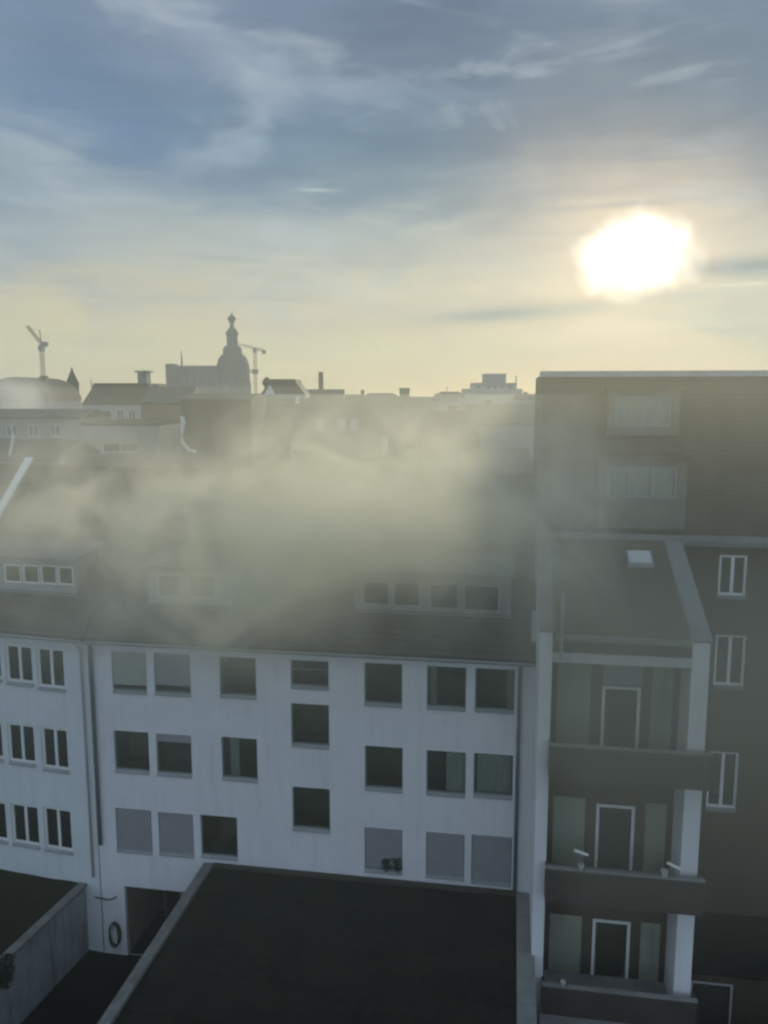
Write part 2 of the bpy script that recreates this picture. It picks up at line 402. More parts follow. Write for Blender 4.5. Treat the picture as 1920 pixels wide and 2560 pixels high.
# fire wall climbing along the right end of the roof, stepped and capped in pale zinc
bm = bmesh.new()
uA, uB = WID - 0.02, WID + 0.24
prism_x(bm, [(-0.9, EAVE - 0.9), (-0.9, EAVE + 0.55), (0.6, EAVE + 1.15), (0.75, EAVE + 2.0), (2.2, EAVE + 3.2), (2.3, EAVE + 3.55), (5.8, EAVE + 7.1), (8, EAVE + 5.0), (8, EAVE - 0.9)], uA, uB)
fw = obj('fire_wall', bm, 'palegrey', mb)
bm = bmesh.new()
cap = [(-0.96, 0.55), (0.58, 1.17), (0.72, 2.02), (2.18, 3.23), (2.27, 3.58), (5.8, 7.15)]
for (y0, z0), (y1, z1) in zip(cap, cap[1:]):
    prism_x(bm, [(y0, EAVE + z0), (y1, EAVE + z1), (y1, EAVE + z1 + 0.07), (y0, EAVE + z0 + 0.07)], uA - 0.07, uB + 0.05)
obj('wall_coping', bm, 'zinc', fw)
bm = bmesh.new(); bx(bm, uA - 0.42, uA - 0.005, 0.2, 0.75, EAVE + 0.3, EAVE + 1.55); obj('chimney', bm, 'palegrey', fw)
bm = bmesh.new(); bx(bm, uA - 0.3, uA - 0.005, 2.1, 2.6, EAVE + 2.0, EAVE + 3.9); obj('chimney', bm, 'palegrey', fw)

# ================================================================== left neighbour
lb = root_of(FL, 'terraced_house', 'white rendered house at the left edge with paired casement windows', 'building')
cols = {1: [(-58,1390,3,1470), (12,1393.5,71,1480), (80,1400,140,1492)], 2: [(-52,1557,6,1642), (17,1564.5,76,1653), (90,1573,148,1667)], 3: [(-46,1730,15,1818), (25,1739,85,1829), (95,1747,156,1841)]}
lr = [FL.rect(q) for r_ in cols.values() for q in r_]
LW = 14.0
bm = bmesh.new(); holed_wall(bm, -LW, -0.04, 0, EAVE - 0.02, lr)
for q in ([(-LW,0,0),(-LW,11.6,0),(-LW,11.6,EAVE-.02),(-LW,5.8,EAVE+5.7),(-LW,0,EAVE-.02)], [(-LW,11.6,0),(-.1,11.6,0),(-.1,11.6,EAVE-.02),(-LW,11.6,EAVE-.02)]):
    bm.faces.new([bm.verts.new(p) for p in q])
obj('wall', bm, 'offwhite', lb)
for r in lr:
    window(lb, r, fm='wframe', t=0.105, mull=((r[0] + r[1]) / 2,), sillm='sill')
main_roof(lb, -LW, -0.04)
gutter(lb, -LW, -0.06)
downpipe(lb, [(-0.3, -0.42, EAVE - 0.18), (-0.3, -0.1, EAVE - 0.6), (-0.3, -0.08, 3.4)], 0.045).data.materials[0] = M['palegrey']
shed_dormer(lb, FL, -60, 190, 1398, 1484, [(10,1411,52,1457), (57,1412,98,1459), (101,1413,142,1461), (144,1416,183,1463)], wallm='midgrey')
uc = FL.pick(75, 1190, 5.6)[0]
bm = bmesh.new()
prism_x(bm, [(0.2, EAVE + 0.0), (0.2, EAVE + 0.75), (5.8, EAVE + 6.35), (11.4, EAVE + 0.75), (11.4, EAVE)], uc - 0.28, uc)
fl = obj('fire_wall', bm, 'concrete', lb)
bm = bmesh.new()
prism_x(bm, [(0.1, EAVE + 0.66), (5.8, EAVE + 6.36), (5.8, EAVE + 6.46), (0.1, EAVE + 0.76)], uc - 0.34, uc + 0.06); obj('wall_coping', bm, 'wframe', fl)

# ================================================================== right brick building with the loggia tower
KF = -3.5                                     # tower front
KW = 2.0                                      # main wall
rb = root_of(FM, 'corner_building', 'tall dark brick building with a slate mansard and a stack of loggias', 'building')
ul, ur2 = FM.pick(1352, 1150, KW)[0], 34.0
zE = FM.pick(1550, 1336, KW)[1]; zT = FM.pick(1600, 934, KW + 1.2)[1]
def px_rect(q, k): return FM.rect(q, k, 1.0)
RW = [((1796,1388,1868,1497), 'w'), ((1786,1588,1864,1722), 'w'), ((1768,1880,1845,2028), 'w'), ((1690,1392,1712,1456), 'n')]
rr = [px_rect(q, KW) for q, _ in RW]
rr = [r for r in rr if r[2] > 0.1]
bm = bmesh.new(); holed_wall(bm, ul, ur2, 0, zE, rr, KW, 0.16)
for q in ([(ul,KW,0),(ul,14,0),(ul,14,zE),(ul,KW,zE)], [(ur2,KW,0),(ur2,14,0),(ur2,14,zE),(ur2,KW,zE)], [(ul,14,0),(ur2,14,0),(ur2,14,zE),(ul,14,zE)]):
    bm.faces.new([bm.verts.new(p) for p in q])
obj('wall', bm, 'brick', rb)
for r in rr:
    wide = r[1] - r[0] > 0.6
    window(rb, r, KW, 0.16, 'wframe', 0.10 if wide else 0.06, mull=((r[0] + r[1]) / 2,) if wide else (), sillm='concrete')
# mansard
bm = bmesh.new()
prism_x(bm, [(KW - 0.02, zE + 0.02), (KW + 1.2, zT), (12.8, zT), (14.02, zE + 0.02)], ul + 0.004, ur2)
mr = obj('mansard_roof', bm, 'slate', rb)
bm = bmesh.new()
prism_x(bm, [(KW + 1.0, zT - 0.12), (KW + 1.0, zT + 0.1), (KW + 1.35, zT + 0.1), (KW + 1.35, zT - 0.05)], ul - 0.08, ur2); obj('roof_edge', bm, 'zinc', mr)
bm = bmesh.new(); bx(bm, ul - 0.05, ur2, KW - 0.28, KW - 0.003, zE - 0.18, zE + 0.06); bx(bm, ul - 0.03, ur2, KW - 0.16, KW - 0.003, zE - 0.34, zE - 0.183); obj('cornice', bm, 'concrete', rb)
def slope_y(z): return KW + 1.22 * (z - zE) / (zT - zE)
def mansard_dormer(q, wq, n, wallm):
    yy = slope_y(px_rect(q, KW)[2]) - 0.35
    u0, u1, z0, z1 = px_rect(q, yy); z0 = max(z0, zE + 0.1)
    w = px_rect(wq, yy)
    bm = bmesh.new(); holed_wall(bm, u0, u1, z0, z1, [w], yy, 0.1)
    for u in (u0, u1): bm.faces.new([bm.verts.new(p) for p in ((u, yy, z0), (u, yy, z1), (u, yy + 2, z1), (u, yy + 2, z0))])
    bm.faces.new([bm.verts.new(p) for p in ((u0, yy, z0), (u1, yy, z0), (u1, yy + 2, z0), (u0, yy + 2, z0))])
    dm = obj('dormer', bm, wallm, mr)
    bm = bmesh.new(); bx(bm, u0 - 0.1, u1 + 0.1, yy - 0.15, yy + 2, z1 + 0.002, z1 + 0.14); 
    dr = obj('dormer_roof', bm, 'slate', mr)
    ww = window(rb, w, yy, 0.1, 'midgrey', 0.06, mull=[w[0] + (w[1] - w[0]) * i / n for i in range(1, n)], sill=False, curtain=[(0.03, 0.97)])
    return dm
mansard_dormer((1498,1150,1716,1322), (1512,1166,1692,1244), 3, 'slatepanel')
mansard_dormer((1520,976,1700,1088), (1538,992,1676,1066), 2, 'slatepanel')
bm = bmesh.new(); bx(bm, ul - 0.0 + 9.5, ul + 10.6, 6, 7, zT - 0.1, zT + 0.01 + 0.02); obj('roof_hatch', bm, 'zinc', mr)

# --- loggia tower (part of the same building)
tl0 = FM.pick(1345, 1800, KF)[0]; tl1 = FM.pick(1376, 1800, KF)[0]
tr0 = FM.pick(1716, 1900, KF)[0]; tr1 = FM.pick(1760, 1900, KF)[0]
zG = FM.pick(1550, 1596, KF)[1]               # front gutter height
zTl = FM.pick(1360, 1580, KF)[1]; zTr = FM.pick(1748, 1606, KF)[1]
zB = 3.2
zback = FM.pick(1550, 1345, KW)[1]
sl = (zback - zG) / (KW - KF)
bm = bmesh.new()
prism_x(bm, [(KF, 0), (KF, zTl), (KW - 0.01, zTl + sl * (KW - KF) ), (KW - 0.01, 0)], tl0, tl1)
sw = obj('side_wall', bm, 'white', rb)
bm = bmesh.new(); prism_x(bm, [(KF - 0.05, zTl + 0.003), (KF - 0.05, zTl + 0.08), (KW - 0.02, zTl + 0.08 + sl * (KW - KF)), (KW - 0.02, zTl + 0.003 + sl * (KW - KF))], tl0 - 0.05, tl1 + 0.05); obj('wall_coping', bm, 'concrete', sw)
bm = bmesh.new()
prism_x(bm, [(KF, 0), (KF, zTr), (KW - 0.01, zTr + sl * (KW - KF)), (KW - 0.01, 0)], tr0, tr1)
sw = obj('side_wall', bm, 'white', rb)
bm = bmesh.new(); prism_x(bm, [(KF - 0.05, zTr + 0.003), (KF - 0.05, zTr + 0.08), (KW - 0.02, zTr + 0.08 + sl * (KW - KF)), (KW - 0.02, zTr + 0.003 + sl * (KW - KF))], tr0 - 0.05, tr1 + 0.05); obj('wall_coping', bm, 'concrete', sw)
# lean-to roof, gutter, fascia beam
bm = bmesh.new()
prism_x(bm, [(KF - 0.05, zG - 0.05), (KF - 0.05, zG + 0.08), (KW - 0.02, zG + 0.08 + sl * (KW - KF + 0.03)), (KW - 0.02, zG - 0.05 + sl * (KW - KF + 0.03))], tl1 + 0.055, tr0 - 0.055)
lt = obj('lean_to_roof', bm, 'slate', rb)
bm = bmesh.new(); bx(bm, tl1 + 0.06, tr0 - 0.06, KF - 0.22, KF - 0.055, zG - 0.1, zG + 0.06); obj('gutter', bm, 'concrete', lt)
zf = FM.pick(1550, 1636, KF)[1]
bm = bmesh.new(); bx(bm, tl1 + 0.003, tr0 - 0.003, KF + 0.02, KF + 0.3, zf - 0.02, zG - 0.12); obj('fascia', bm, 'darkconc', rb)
bm = bmesh.new(); bx(bm, tl1 + 0.003, tr0 - 0.003, KF - 0.03, KF + 0.3, zf - 0.34, zf - 0.023); obj('lintel', bm, 'palegrey', rb)
# rooflight on the lean-to
yq = 0.9
for _ in range(60):
    u, z = FM.pick(1594, 1406, yq)
    if z <= zG + 0.2 + sl * (yq - KF): break
    yq += 0.05
u0, u1 = FM.pick(1562, 1406, yq)[0], FM.pick(1626, 1406, yq)[0]; yq -= 0.42
bm = bmesh.new()
z_ = lambda y: zG + 0.1 + sl * (y - KF)
prism_x(bm, [(yq - 0.42, z_(yq - 0.42)), (yq - 0.42, z_(yq - 0.42) + 0.12), (yq + 0.4, z_(yq + 0.4) + 0.12), (yq + 0.4, z_(yq + 0.4))], u0, u1)
rl = obj('rooflight', bm, 'zinc', lt)
bm = bmesh.new(); prism_x(bm, [(yq - 0.36, z_(yq - 0.36) + 0.123), (yq - 0.36, z_(yq - 0.36) + 0.14), (yq + 0.34, z_(yq + 0.34) + 0.14), (yq + 0.34, z_(yq + 0.34) + 0.123)], u0 + 0.07, u1 - 0.07)
obj('pane', bm, mat('milky_rooflight_dome', (0.5, 0.52, 0.52), 0.15, 0.03, 3, spec=0.6), lt)
# vent pipe rising in front of the lean-to
uv = FM.pick(1404, 1560, KF + 0.02)[0]
bm = bmesh.new(); tube(bm, [(uv, KF - 0.26, FM.pick(1404, 1640, KF)[1]), (uv, KF - 0.26, FM.pick(1404, 1480, KF)[1])], 0.05, 8); lathe(bm, [(0.09, FM.pick(1404, 1482, KF)[1]), (0.02, FM.pick(1404, 1474, KF)[1])], 10, (uv, KF - 0.26)); obj('vent_pipe', bm, 'zinc', rb)
# loggia back walls with doors, side glazing, parapets and slabs
KB = KF + 1.5
floors = [  # door box, parapet top/bottom rows
    ((1502,1716,1598,1905), 1876, 1962, 1640),
    ((1487,2012,1583,2228), 2188, 2272, 1985),
    ((1478,2300,1572,2500), 2486, 2560, 2282)]
holes = []; side = []
for i, (dq, pt, pb, ceil) in enumerate(floors):
    dr = px_rect(dq, KB)
    cx = (dq[0] + dq[2]) / 2
    zc, zfl = FM.pick(cx, ceil + 6, KB)[1], dr[2] + 0.35
    lq = (tl1 + 0.22, dr[0] - 0.25 - 0.05, zfl, zc - 0.1); rq = (dr[1] + 0.3, tr0 - 0.15, zfl, zc - 0.1)
    holes.append((dr[0], dr[1], dr[2], dr[3])); side.append((lq, rq))
bm = bmesh.new(); holed_wall(bm, tl1 + 0.002, tr0 - 0.002, 0, zf - 0.3, holes + [q for s_ in side for q in s_], KB, 0.12)
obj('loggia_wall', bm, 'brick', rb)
for i, (dr, (lq, rq), (dq, pt, pb, ceil)) in enumerate(zip(holes, side, floors)):
    t = 0.10
    bm = bmesh.new(); a, b, c, d = dr
    bx(bm, a, a + t, KB - 0.03, KB + 0.08, c, d); bx(bm, b - t, b, KB - 0.03, KB + 0.08, c, d); bx(bm, a + t, b - t, KB - 0.03, KB + 0.08, d - t, d)
    dd = obj('door', bm, 'wframe', rb)
    bm = bmesh.new(); bx(bm, a + t, b - t, KB + 0.03, KB + 0.06, c, c + 0.35); bx(bm, a + t, a + t + 0.07, KB + 0.03, KB + 0.06, c + 0.35, d - t); bx(bm, b - t - 0.07, b - t, KB + 0.03, KB + 0.06, c + 0.35, d - t); obj('door_leaf', bm, 'darkconc', dd)
    bm = bmesh.new(); bx(bm, a + t + 0.07, b - t - 0.07, KB + 0.04, KB + 0.045, c + 0.35, d - t); obj('pane', bm, 'glass', dd)
    bm = bmesh.new(); tube(bm, [(b - t - 0.035, KB + 0.0, c + 1.0), (b - t - 0.035, KB - 0.03, c + 1.0), (b - t - 0.15, KB - 0.03, c + 1.0)], 0.012, 6); obj('handle', bm, 'zinc', dd)
    room_box(dd, dr, KB + 0.125, 1.2)
    for q in (lq, rq):
        bm = bmesh.new(); bx(bm, q[0], q[1], KB + 0.04, KB + 0.07, q[2], q[3]); wpl = obj('panel', bm, 'greenpanel', rb)
        bm = bmesh.new(); frame_mesh(bm, q, KB + 0.005, KB + 0.036, 0.05, ()); obj('panel_frame', bm, 'darkconc', wpl)
    # transom panel above the door
    zt_ = FM.pick((dq[0] + dq[2]) / 2, dq[1] - 4, KB)[1]
    zc = side[i][0][3]
    if zc - zt_ > 0.15:
        bm = bmesh.new(); bx(bm, a + 0.02, b + 0.05, KB - 0.03, KB - 0.004, zt_ + 0.02, zc); obj('transom_panel', bm, 'midgrey', rb)
    # parapet and slab
    z1, z0 = FM.pick(1550, pt, KF - 0.45)[1], FM.pick(1550, pb, KF - 0.45)[1]
    pu0, pu1 = tl1 - 0.03, tr1 + 0.12
    bm = bmesh.new()
    bx(bm, pu0, pu1, KF - 0.45, KF - 0.33, z0, z1)
    bx(bm, pu0, pu0 + 0.1, KF - 0.327, KF - 0.003, z0, z1); bx(bm, pu1 - 0.1, pu1, KF - 0.327, KF - 0.003, z0, z1)
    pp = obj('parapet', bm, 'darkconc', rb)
    bm = bmesh.new(); bx(bm, pu0 - 0.02, pu1 + 0.02, KF - 0.48, KF - 0.3, z1 + 0.003, z1 + 0.05); obj('handrail', bm, 'concrete', pp)
    bm = bmesh.new(); bx(bm, tl1 + 0.004, tr0 - 0.004, KF - 0.325, KB - 0.003, z0 + 0.02, z0 + 0.2); obj('slab', bm, 'concrete', pp)
    fl_top = (z0, z1)
    floors[i] = floors[i] + (z0, z1)
# small white pieces on the middle loggia
def white_bar(px0, py0, px1, py1, lab):
    a = FM.pick(px0, py0, KF - 0.36); b = FM.pick(px1, py1, KF - 0.36)
    z1 = floors[1][5]
    t = thing('balcony_lamp', lab, 'lamp', (FM.ox, FM.oy, 0), -R(9), 'white tilted lamps over the middle loggia')
    bm = bmesh.new(); tube(bm, [(a[0], KF - 0.38, a[1]), (b[0], KF - 0.38, b[1])], 0.05, 8); obj('tube', bm, 'wframe', t)
    bm = bmesh.new(); um, zm = (a[0] + b[0]) / 2, (a[1] + b[1]) / 2
    tube(bm, [(um, KF - 0.38, zm), (um, KF - 0.38, z1 + 0.05)], 0.016, 6); obj('stem', bm, 'pipe', t)
    return t
white_bar(1436, 2125, 1470, 2137, 'white tilted tube lamp left of the white framed loggia door')
white_bar(1668, 2156, 1700, 2172, 'white tilted tube lamp beside the right loggia pillar')
def pot(px, py, k, zbase, lab, s=1.0):
    u, _ = FM.pick(px, py, k)
    bm = bmesh.new(); lathe(bm, [(0.06*s, 0), (0.09*s, 0.13*s), (0.10*s, 0.13*s), (0.10*s, 0.17*s), (0.08*s, 0.17*s), (0.07*s, 0.13*s)], 14)
    o = obj('flower_pot', bm, 'palegrey', None)
    X, Y = FM.ox + u * FM.c + k * FM.s, FM.oy - u * FM.s + k * FM.c
    o.location = (X, Y, zbase); tag(o, lab, 'pot', 'pale pots on the loggia rails')
pot(1452, 2180, KF - 0.39, floors[1][5] + 0.05, 'small pale pot on the middle loggia rail left of the door')
pot(1660, 2205, KF - 0.39, floors[1][5] + 0.05, 'wide pale pot on the middle loggia rail near the pillar', 1.25)
pot(1408, 2460, KF - 0.39, floors[2][5] + 0.05, 'small pale pot on the lowest loggia rail by the wall', 0.9)

# ================================================================== flat roofed annexe in the foreground
ZA = FM.pick(600, 2174)[1] * 0.5 + FM.pick(1287, 2226)[1] * 0.5
aL = FM.pick_z(382, 2362, ZA)[0]; aR = FM.pick_z(1328, 2240, ZA)[0]
an = root_of(FM, 'annexe', 'low flat roofed annexe covered in dark felt before the white block', 'building')
YN = -19.0
bm = bmesh.new(); bx(bm, aL, aR, YN, -0.02, 0.005, ZA - 0.08); obj('wall', bm, 'concrete', an)
bm = bmesh.new()
n = 24
grid = [[bm.verts.new((aL + 0.33 + (aR - aL - 0.8) * i / n, YN + 0.3 + (-0.3 - YN - 0.02) * j / n, ZA - 0.05 + 0.02 * math.sin(i * 1.3 + j * 0.7) * (0 < i < n))) for j in range(n + 1)] for i in range(n + 1)]
for i in range(n):
    for j in range(n): bm.faces.new((grid[i][j], grid[i+1][j], grid[i+1][j+1], grid[i][j+1]))
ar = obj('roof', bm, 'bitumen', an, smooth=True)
bm = bmesh.new(); bx(bm, aL - 0.06, aL + 0.32, YN, -0.03, ZA - 0.078, ZA + 0.1); obj('roof_edge', bm, 'edge', an, bevel=0.03)
bm = bmesh.new(); bx(bm, aR - 0.55, aR + 0.04, YN, -0.03, ZA - 0.078, ZA + 0.08); obj('roof_edge', bm, 'concrete', an, bevel=0.03)
bm = bmesh.new(); bx(bm, aL + 0.323, aR - 0.555, -0.16, -0.03, ZA - 0.07, ZA + 0.12); obj('upstand', bm, 'darkconc', an)
bm = bmesh.new()
for k in range(9):                             # overlapping felt seams
    y = YN + 1.2 + k * 2.0
    bx(bm, aL + 0.34, aR - 0.57, y, y + 0.09, ZA - 0.04, ZA - 0.024)
obj('felt_seam', bm, 'bitumen', an)

# low brick outbuilding against the foot of the brick wall
KS = -1.0
ob = root_of(FM, 'outbuilding', 'low dark brick outbuilding with a pale door frame at the foot of the brick wall', 'shed')
dr = FM.rect((1722, 2456, 1828, 2600), KS, 1.0); dr = (dr[0], dr[1], 0.02, dr[3])
u0 = tr1 + 0.3; zs = dr[3] + 0.42
bm = bmesh.new(); holed_wall(bm, u0, 33, 0.004, zs, [dr], KS, 0.12)
for q in ([(u0,KS,0.004),(u0,KW-.01,0.004),(u0,KW-.01,zs),(u0,KS,zs)],): bm.faces.new([bm.verts.new(p) for p in q])
obj('wall', bm, 'brick', ob)
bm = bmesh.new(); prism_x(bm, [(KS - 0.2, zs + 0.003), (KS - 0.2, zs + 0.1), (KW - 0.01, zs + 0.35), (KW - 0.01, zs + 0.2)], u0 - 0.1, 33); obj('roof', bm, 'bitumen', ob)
a, b, c, d = dr
bm = bmesh.new(); bx(bm, a, a + 0.07, KS - 0.02, KS + 0.08, c, d); bx(bm, b - 0.07, b, KS - 0.02, KS + 0.08, c, d); bx(bm, a + 0.07, b - 0.07, KS - 0.02, KS + 0.08, d - 0.07, d); dd = obj('door', bm, 'palegrey', ob)
bm = bmesh.new(); bx(bm, a + 0.07, b - 0.07, KS + 0.03, KS + 0.07, c, d - 0.07); obj('door_leaf', bm, 'darkconc', dd)

# terrace at the foot of the loggias
te = root_of(FM, 'terrace', 'dark paved terrace at the foot of the loggia stack', 'terrace')
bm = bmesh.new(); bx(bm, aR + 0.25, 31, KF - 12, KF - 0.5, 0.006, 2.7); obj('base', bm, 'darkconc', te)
bm = bmesh.new(); bx(bm, aR + 0.22, 31.03, KF - 12.03, KF - 0.5, 2.703, 2.78); obj('paving', bm, 'concrete', te)

# ================================================================== left annexe with mossy roof, white flank wall and ivy
ZL = 2.95
gl = root_of(FL, 'garage', 'low garage with dark mossy flat roof and pale flank wall', 'garage')
e0 = FL.pick_z(222, 2212, ZL); e1 = FL.pick_z(85, 2330, ZL)
uE = (e0[0] + e1[0]) / 2
bm = bmesh.new(); bx(bm, -13, uE - 0.05, -13, -0.02, 0.006, ZL - 0.05); obj('wall', bm, 'flank', gl)
bm = bmesh.new(); n = 20
grid = [[bm.verts.new((-13 + (uE - 0.3 + 13) * i / n, -13 + 12.96 * j / n, ZL + 0.02 + random.uniform(0, 0.05))) for j in range(n + 1)] for i in range(n + 1)]
for i in range(n):
    for j in range(n): bm.faces.new((grid[i][j], grid[i+1][j], grid[i+1][j+1], grid[i][j+1]))
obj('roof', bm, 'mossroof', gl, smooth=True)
bm = bmesh.new(); bx(bm, uE - 0.32, uE + 0.06, -13, -0.03, ZL - 0.047, ZL + 0.09); obj('roof_edge', bm, 'edge', gl, bevel=0.03)
# ivy hanging over the garage edge further forward
iv = root_of(FL, 'ivy', 'dark ivy hanging over the pale flank wall of the low garage', 'plant')
def leaves(name, parent, fn, count, size, m):
    bm = bmesh.new()
    for _ in range(count):
        p = Vector(fn()); a = Vector((random.gauss(0,1), random.gauss(0,1), random.gauss(0,1))).normalized()
        b = a.orthogonal().normalized(); s = size * random.uniform(0.6, 1.4)
        c = a.cross(b)
        bm.faces.new([bm.verts.new(p + q) for q in (-b*s, c*s*0.6, b*s, -c*s*0.6)])
    return obj(name, bm, m, parent)
def ivy_pt():
    y = -4.6 - abs(random.gauss(0, 3.6)); 
    drop = random.random() ** 1.6 * (0.5 + 0.45 * math.sin(y * 2.3) + min(1.5, (-4.6 - y) * 0.34))
    return (uE + random.gauss(0.08, 0.1), y, ZL + 0.2 - max(0, drop))
leaves('foliage', iv, ivy_pt, 5000, 0.07, 'leaf')
bm = bmesh.new()
for k in range(6):
    y = -3.4 - k * 1.1
    tube(bm, [(uE + 0.07, y, ZL + 0.1), (uE + 0.08, y + 0.1, ZL - 0.5), (uE + 0.07, y - 0.05, ZL - 1.1)], 0.018, 5)
obj('stem', bm, 'room', iv)

# cable and hose on the white wall beside the passage
bm = bmesh.new(); pts = []
for px, py in ((237,2243),(255,2246),(270,2250),(282,2247),(291,2242)):
    u, z = FM.pick(px, py, -0.03); pts.append((u, -0.03, z))
tube(bm, pts, 0.03, 6)
o = obj('cable', bm, 'hose', None); o.location = (FM.ox, FM.oy, 0); o.rotation_euler.z = -R(9)
tag(o, 'dark sagging cable on the white wall left of the passage', 'cable')
uh, zh = FM.pick(287, 2335, -0.1)
hs = root_of(FM, 'hose_reel', 'dark coiled hose hanging on the white wall beside the passage', 'hose')
bm = bmesh.new()
for k in range(4):
    tube(bm, [(uh + (0.24 - 0.012*k) * math.cos(2*math.pi*i/28), -0.07 - 0.04*k, zh + (0.5 + 0.012*k) * math.sin(2*math.pi*i/28)) for i in range(28)], 0.032, 6, closed=True)
obj('coil', bm, 'hose', hs)
bm = bmesh.new(); bx(bm, uh - 0.07, uh + 0.07, -0.3, -0.004, zh + 0.42, zh + 0.47); obj('bracket', bm, 'zinc', hs)

# two dark plants standing on the sill of the shuttered window
r = plantwin
for (fx, hgt, lab) in ((0.58, 0.42, 'dark leafy plant on the sill of the shuttered window'), (0.88, 0.48, 'taller dark plant at the right corner of the shuttered window')):
    t = thing('potted_plant', lab, 'plant', (FM.ox, FM.oy, 0), -R(9))
    u = r[0] + (r[1] - r[0]) * fx
    bm = bmesh.new(); lathe(bm, [(0.05, r[2] + 0.045), (0.075, r[2] + 0.17), (0.06, r[2] + 0.17)], 12, (u, -0.0)); obj('pot', bm, 'pipe', t)
    leaves('foliage', t, lambda: (u + random.gauss(0, 0.085), random.gauss(-0.005, 0.015), r[2] + 0.17 + random.random() * hgt), 160, 0.05, 'plant')

# ================================================================== background town
def house(px0, px1, yr, ye, Y, name, label, kind='gable', wall='brick', roof='tile', deep=None, rot=0.0, top=None, chim=(), wins=(), group=None, extra=None):
    """a house at distance Y whose eave row is ye and ridge row is yr in the photo; stands on the ground"""
    A, B = at_depth(px0, ye, Y), at_depth(px1, ye, Y)
    zr = at_depth((px0 + px1) / 2, yr, Y).z; ze = A.z
    w = B.x - A.x; dp = deep or max(7.0, w * 0.7)
    t = thing(name, label, 'building', ((A.x + B.x) / 2, Y, 0), rot, group)
    h = w / 2
    rects = []
    for (fx, fz, ww, hh) in wins:
        cx = -h + w * fx; cz = ze - fz
        rects.append((cx - ww / 2, cx + ww / 2, cz - hh / 2, cz + hh / 2))
    bm = bmesh.new()
    holed_wall(bm, -h, h, 0, ze, rects, 0, 0.15)
    for q in ([(-h,0,0),(-h,dp,0),(-h,dp,ze),(-h,0,ze)], [(h,0,0),(h,dp,0),(h,dp,ze),(h,0,ze)], [(-h,dp,0),(h,dp,0),(h,dp,ze),(-h,dp,ze)]):
        bm.faces.new([bm.verts.new(p) for p in q])
    obj('wall', bm, wall, t)
    bm = bmesh.new(); o = 0.3
    if kind == 'gable':                         # ridge parallel to the street
        prism_x(bm, [(-o, ze - 0.1), (-o, ze + 0.1), (dp / 2, zr), (dp + o, ze + 0.1), (dp + o, ze - 0.1)], -h - 0.05, h + 0.05)
    elif kind == 'front':                       # gable towards the viewer
        prism_y(bm, [(-h - o, ze), (0, zr), (h + o, ze)], -0.2, dp)
    elif kind == 'mansard':
        k = top or 0.7
        prism_y(bm, [(-h - 0.1, ze), (-h * (k + 0.06), ze + (zr - ze) * 0.72), (-h * k, zr), (h * k, zr), (h * (k + 0.06), ze + (zr - ze) * 0.72), (h + 0.1, ze)], -0.1, dp)
    elif kind == 'hip':
        k = top or 0.6
        v = [bm.verts.new(p) for p in ((-h-o,-o,ze),(h+o,-o,ze),(h+o,dp+o,ze),(-h-o,dp+o,ze),(-h*k,dp/2,zr),(h*k,dp/2,zr))]
        for f in ((0,1,5,4),(1,2,5),(2,3,4,5),(3,0,4),(3,2,1,0)): bm.faces.new([v[i] for i in f])
    elif kind == 'barrel':
        pr = [(h * 1.02 * math.cos(math.pi * i / 14), ze + (zr - ze) * math.sin(math.pi * i / 14)) for i in range(15)]
        prism_y(bm, pr, -0.15, dp)
    else:
        bx(bm, -h - 0.1, h + 0.1, -0.1, dp + 0.1, ze + 0.003, max(zr, ze + 0.25))
    rf = obj('roof', bm, roof, t)
    for (fx, fy, cw, top_px) in chim:
        cx = -h + w * fx; cz = at_depth(960, top_px, Y + dp * fy).z
        bm = bmesh.new(); bx(bm, cx - cw, cx + cw, dp * fy - cw, dp * fy + cw, ze, cz - 0.15); bx(bm, cx - cw - 0.06, cx + cw + 0.06, dp * fy - cw - 0.06, dp * fy + cw + 0.06, cz - 0.147, cz); obj('chimney', bm, 'brickred' if cw > 0.25 else 'wframe', rf)
    for r in rects: window(t, r, 0, 0.15, 'wframe', 0.06, mull=((r[0] + r[1]) / 2,), sill=False, room=False) if False else far_window(t, r)
    if extra: extra(t, rf, h, dp, ze, zr)
    return t
def far_window(t, r):
    bm = bmesh.new(); frame_mesh(bm, r, 0.05, 0.11, 0.07, ((r[0] + r[1]) / 2,)); w = obj('window', bm, 'wframe', t)
    bm = bmesh.new(); bx(bm, r[0], r[1], 0.115, 0.13, r[2], r[3]); obj('pane', bm, DARKPANE, w)
DARKPANE = mat('far_dark_glass', (0.05, 0.055, 0.06), 0.1, 0.1, 1.0, spec=0.6)

def pale_extra(t, rf, h, dp, ze, zr):
    bm = bmesh.new(); a, b = at_depth(318, 930, 110), at_depth(343, 962, 110)
    x = t.location.x
    bx(bm, a.x - x, b.x - x, dp * 0.5, dp * 0.5 + 2, ze, a.z + 0.1); bx(bm, a.x - x - 0.35, b.x - x + 0.35, dp * 0.5 - 0.3, dp * 0.5 + 2.3, a.z + 0.103, a.z + 0.3); obj('lift_housing', bm, 'midgrey', rf)
    for px, tp in ((360, 922), (228, 948)):
        q = at_depth(px, tp, 110 + dp * 0.5); bm = bmesh.new(); tube(bm, [(q.x - x, dp * 0.5, ze), (q.x - x, dp * 0.5, q.z)], 0.07, 5); obj('antenna', bm, 'pipe', rf)
house(205, 405, 958, 1012, 110, 'town_house', 'pale fronted house under a long dark roof with a lift housing', 'mansard', 'palegrey', 'slate', deep=9, top=0.68,
      wins=[(0.12,1.3,1.0,1.2),(0.3,1.3,1.0,1.2),(0.47,1.3,0.9,1.2),(0.62,1.3,0.9,1.2),(0.76,1.3,0.9,1.2),(0.9,1.3,0.9,1.2)], extra=pale_extra)
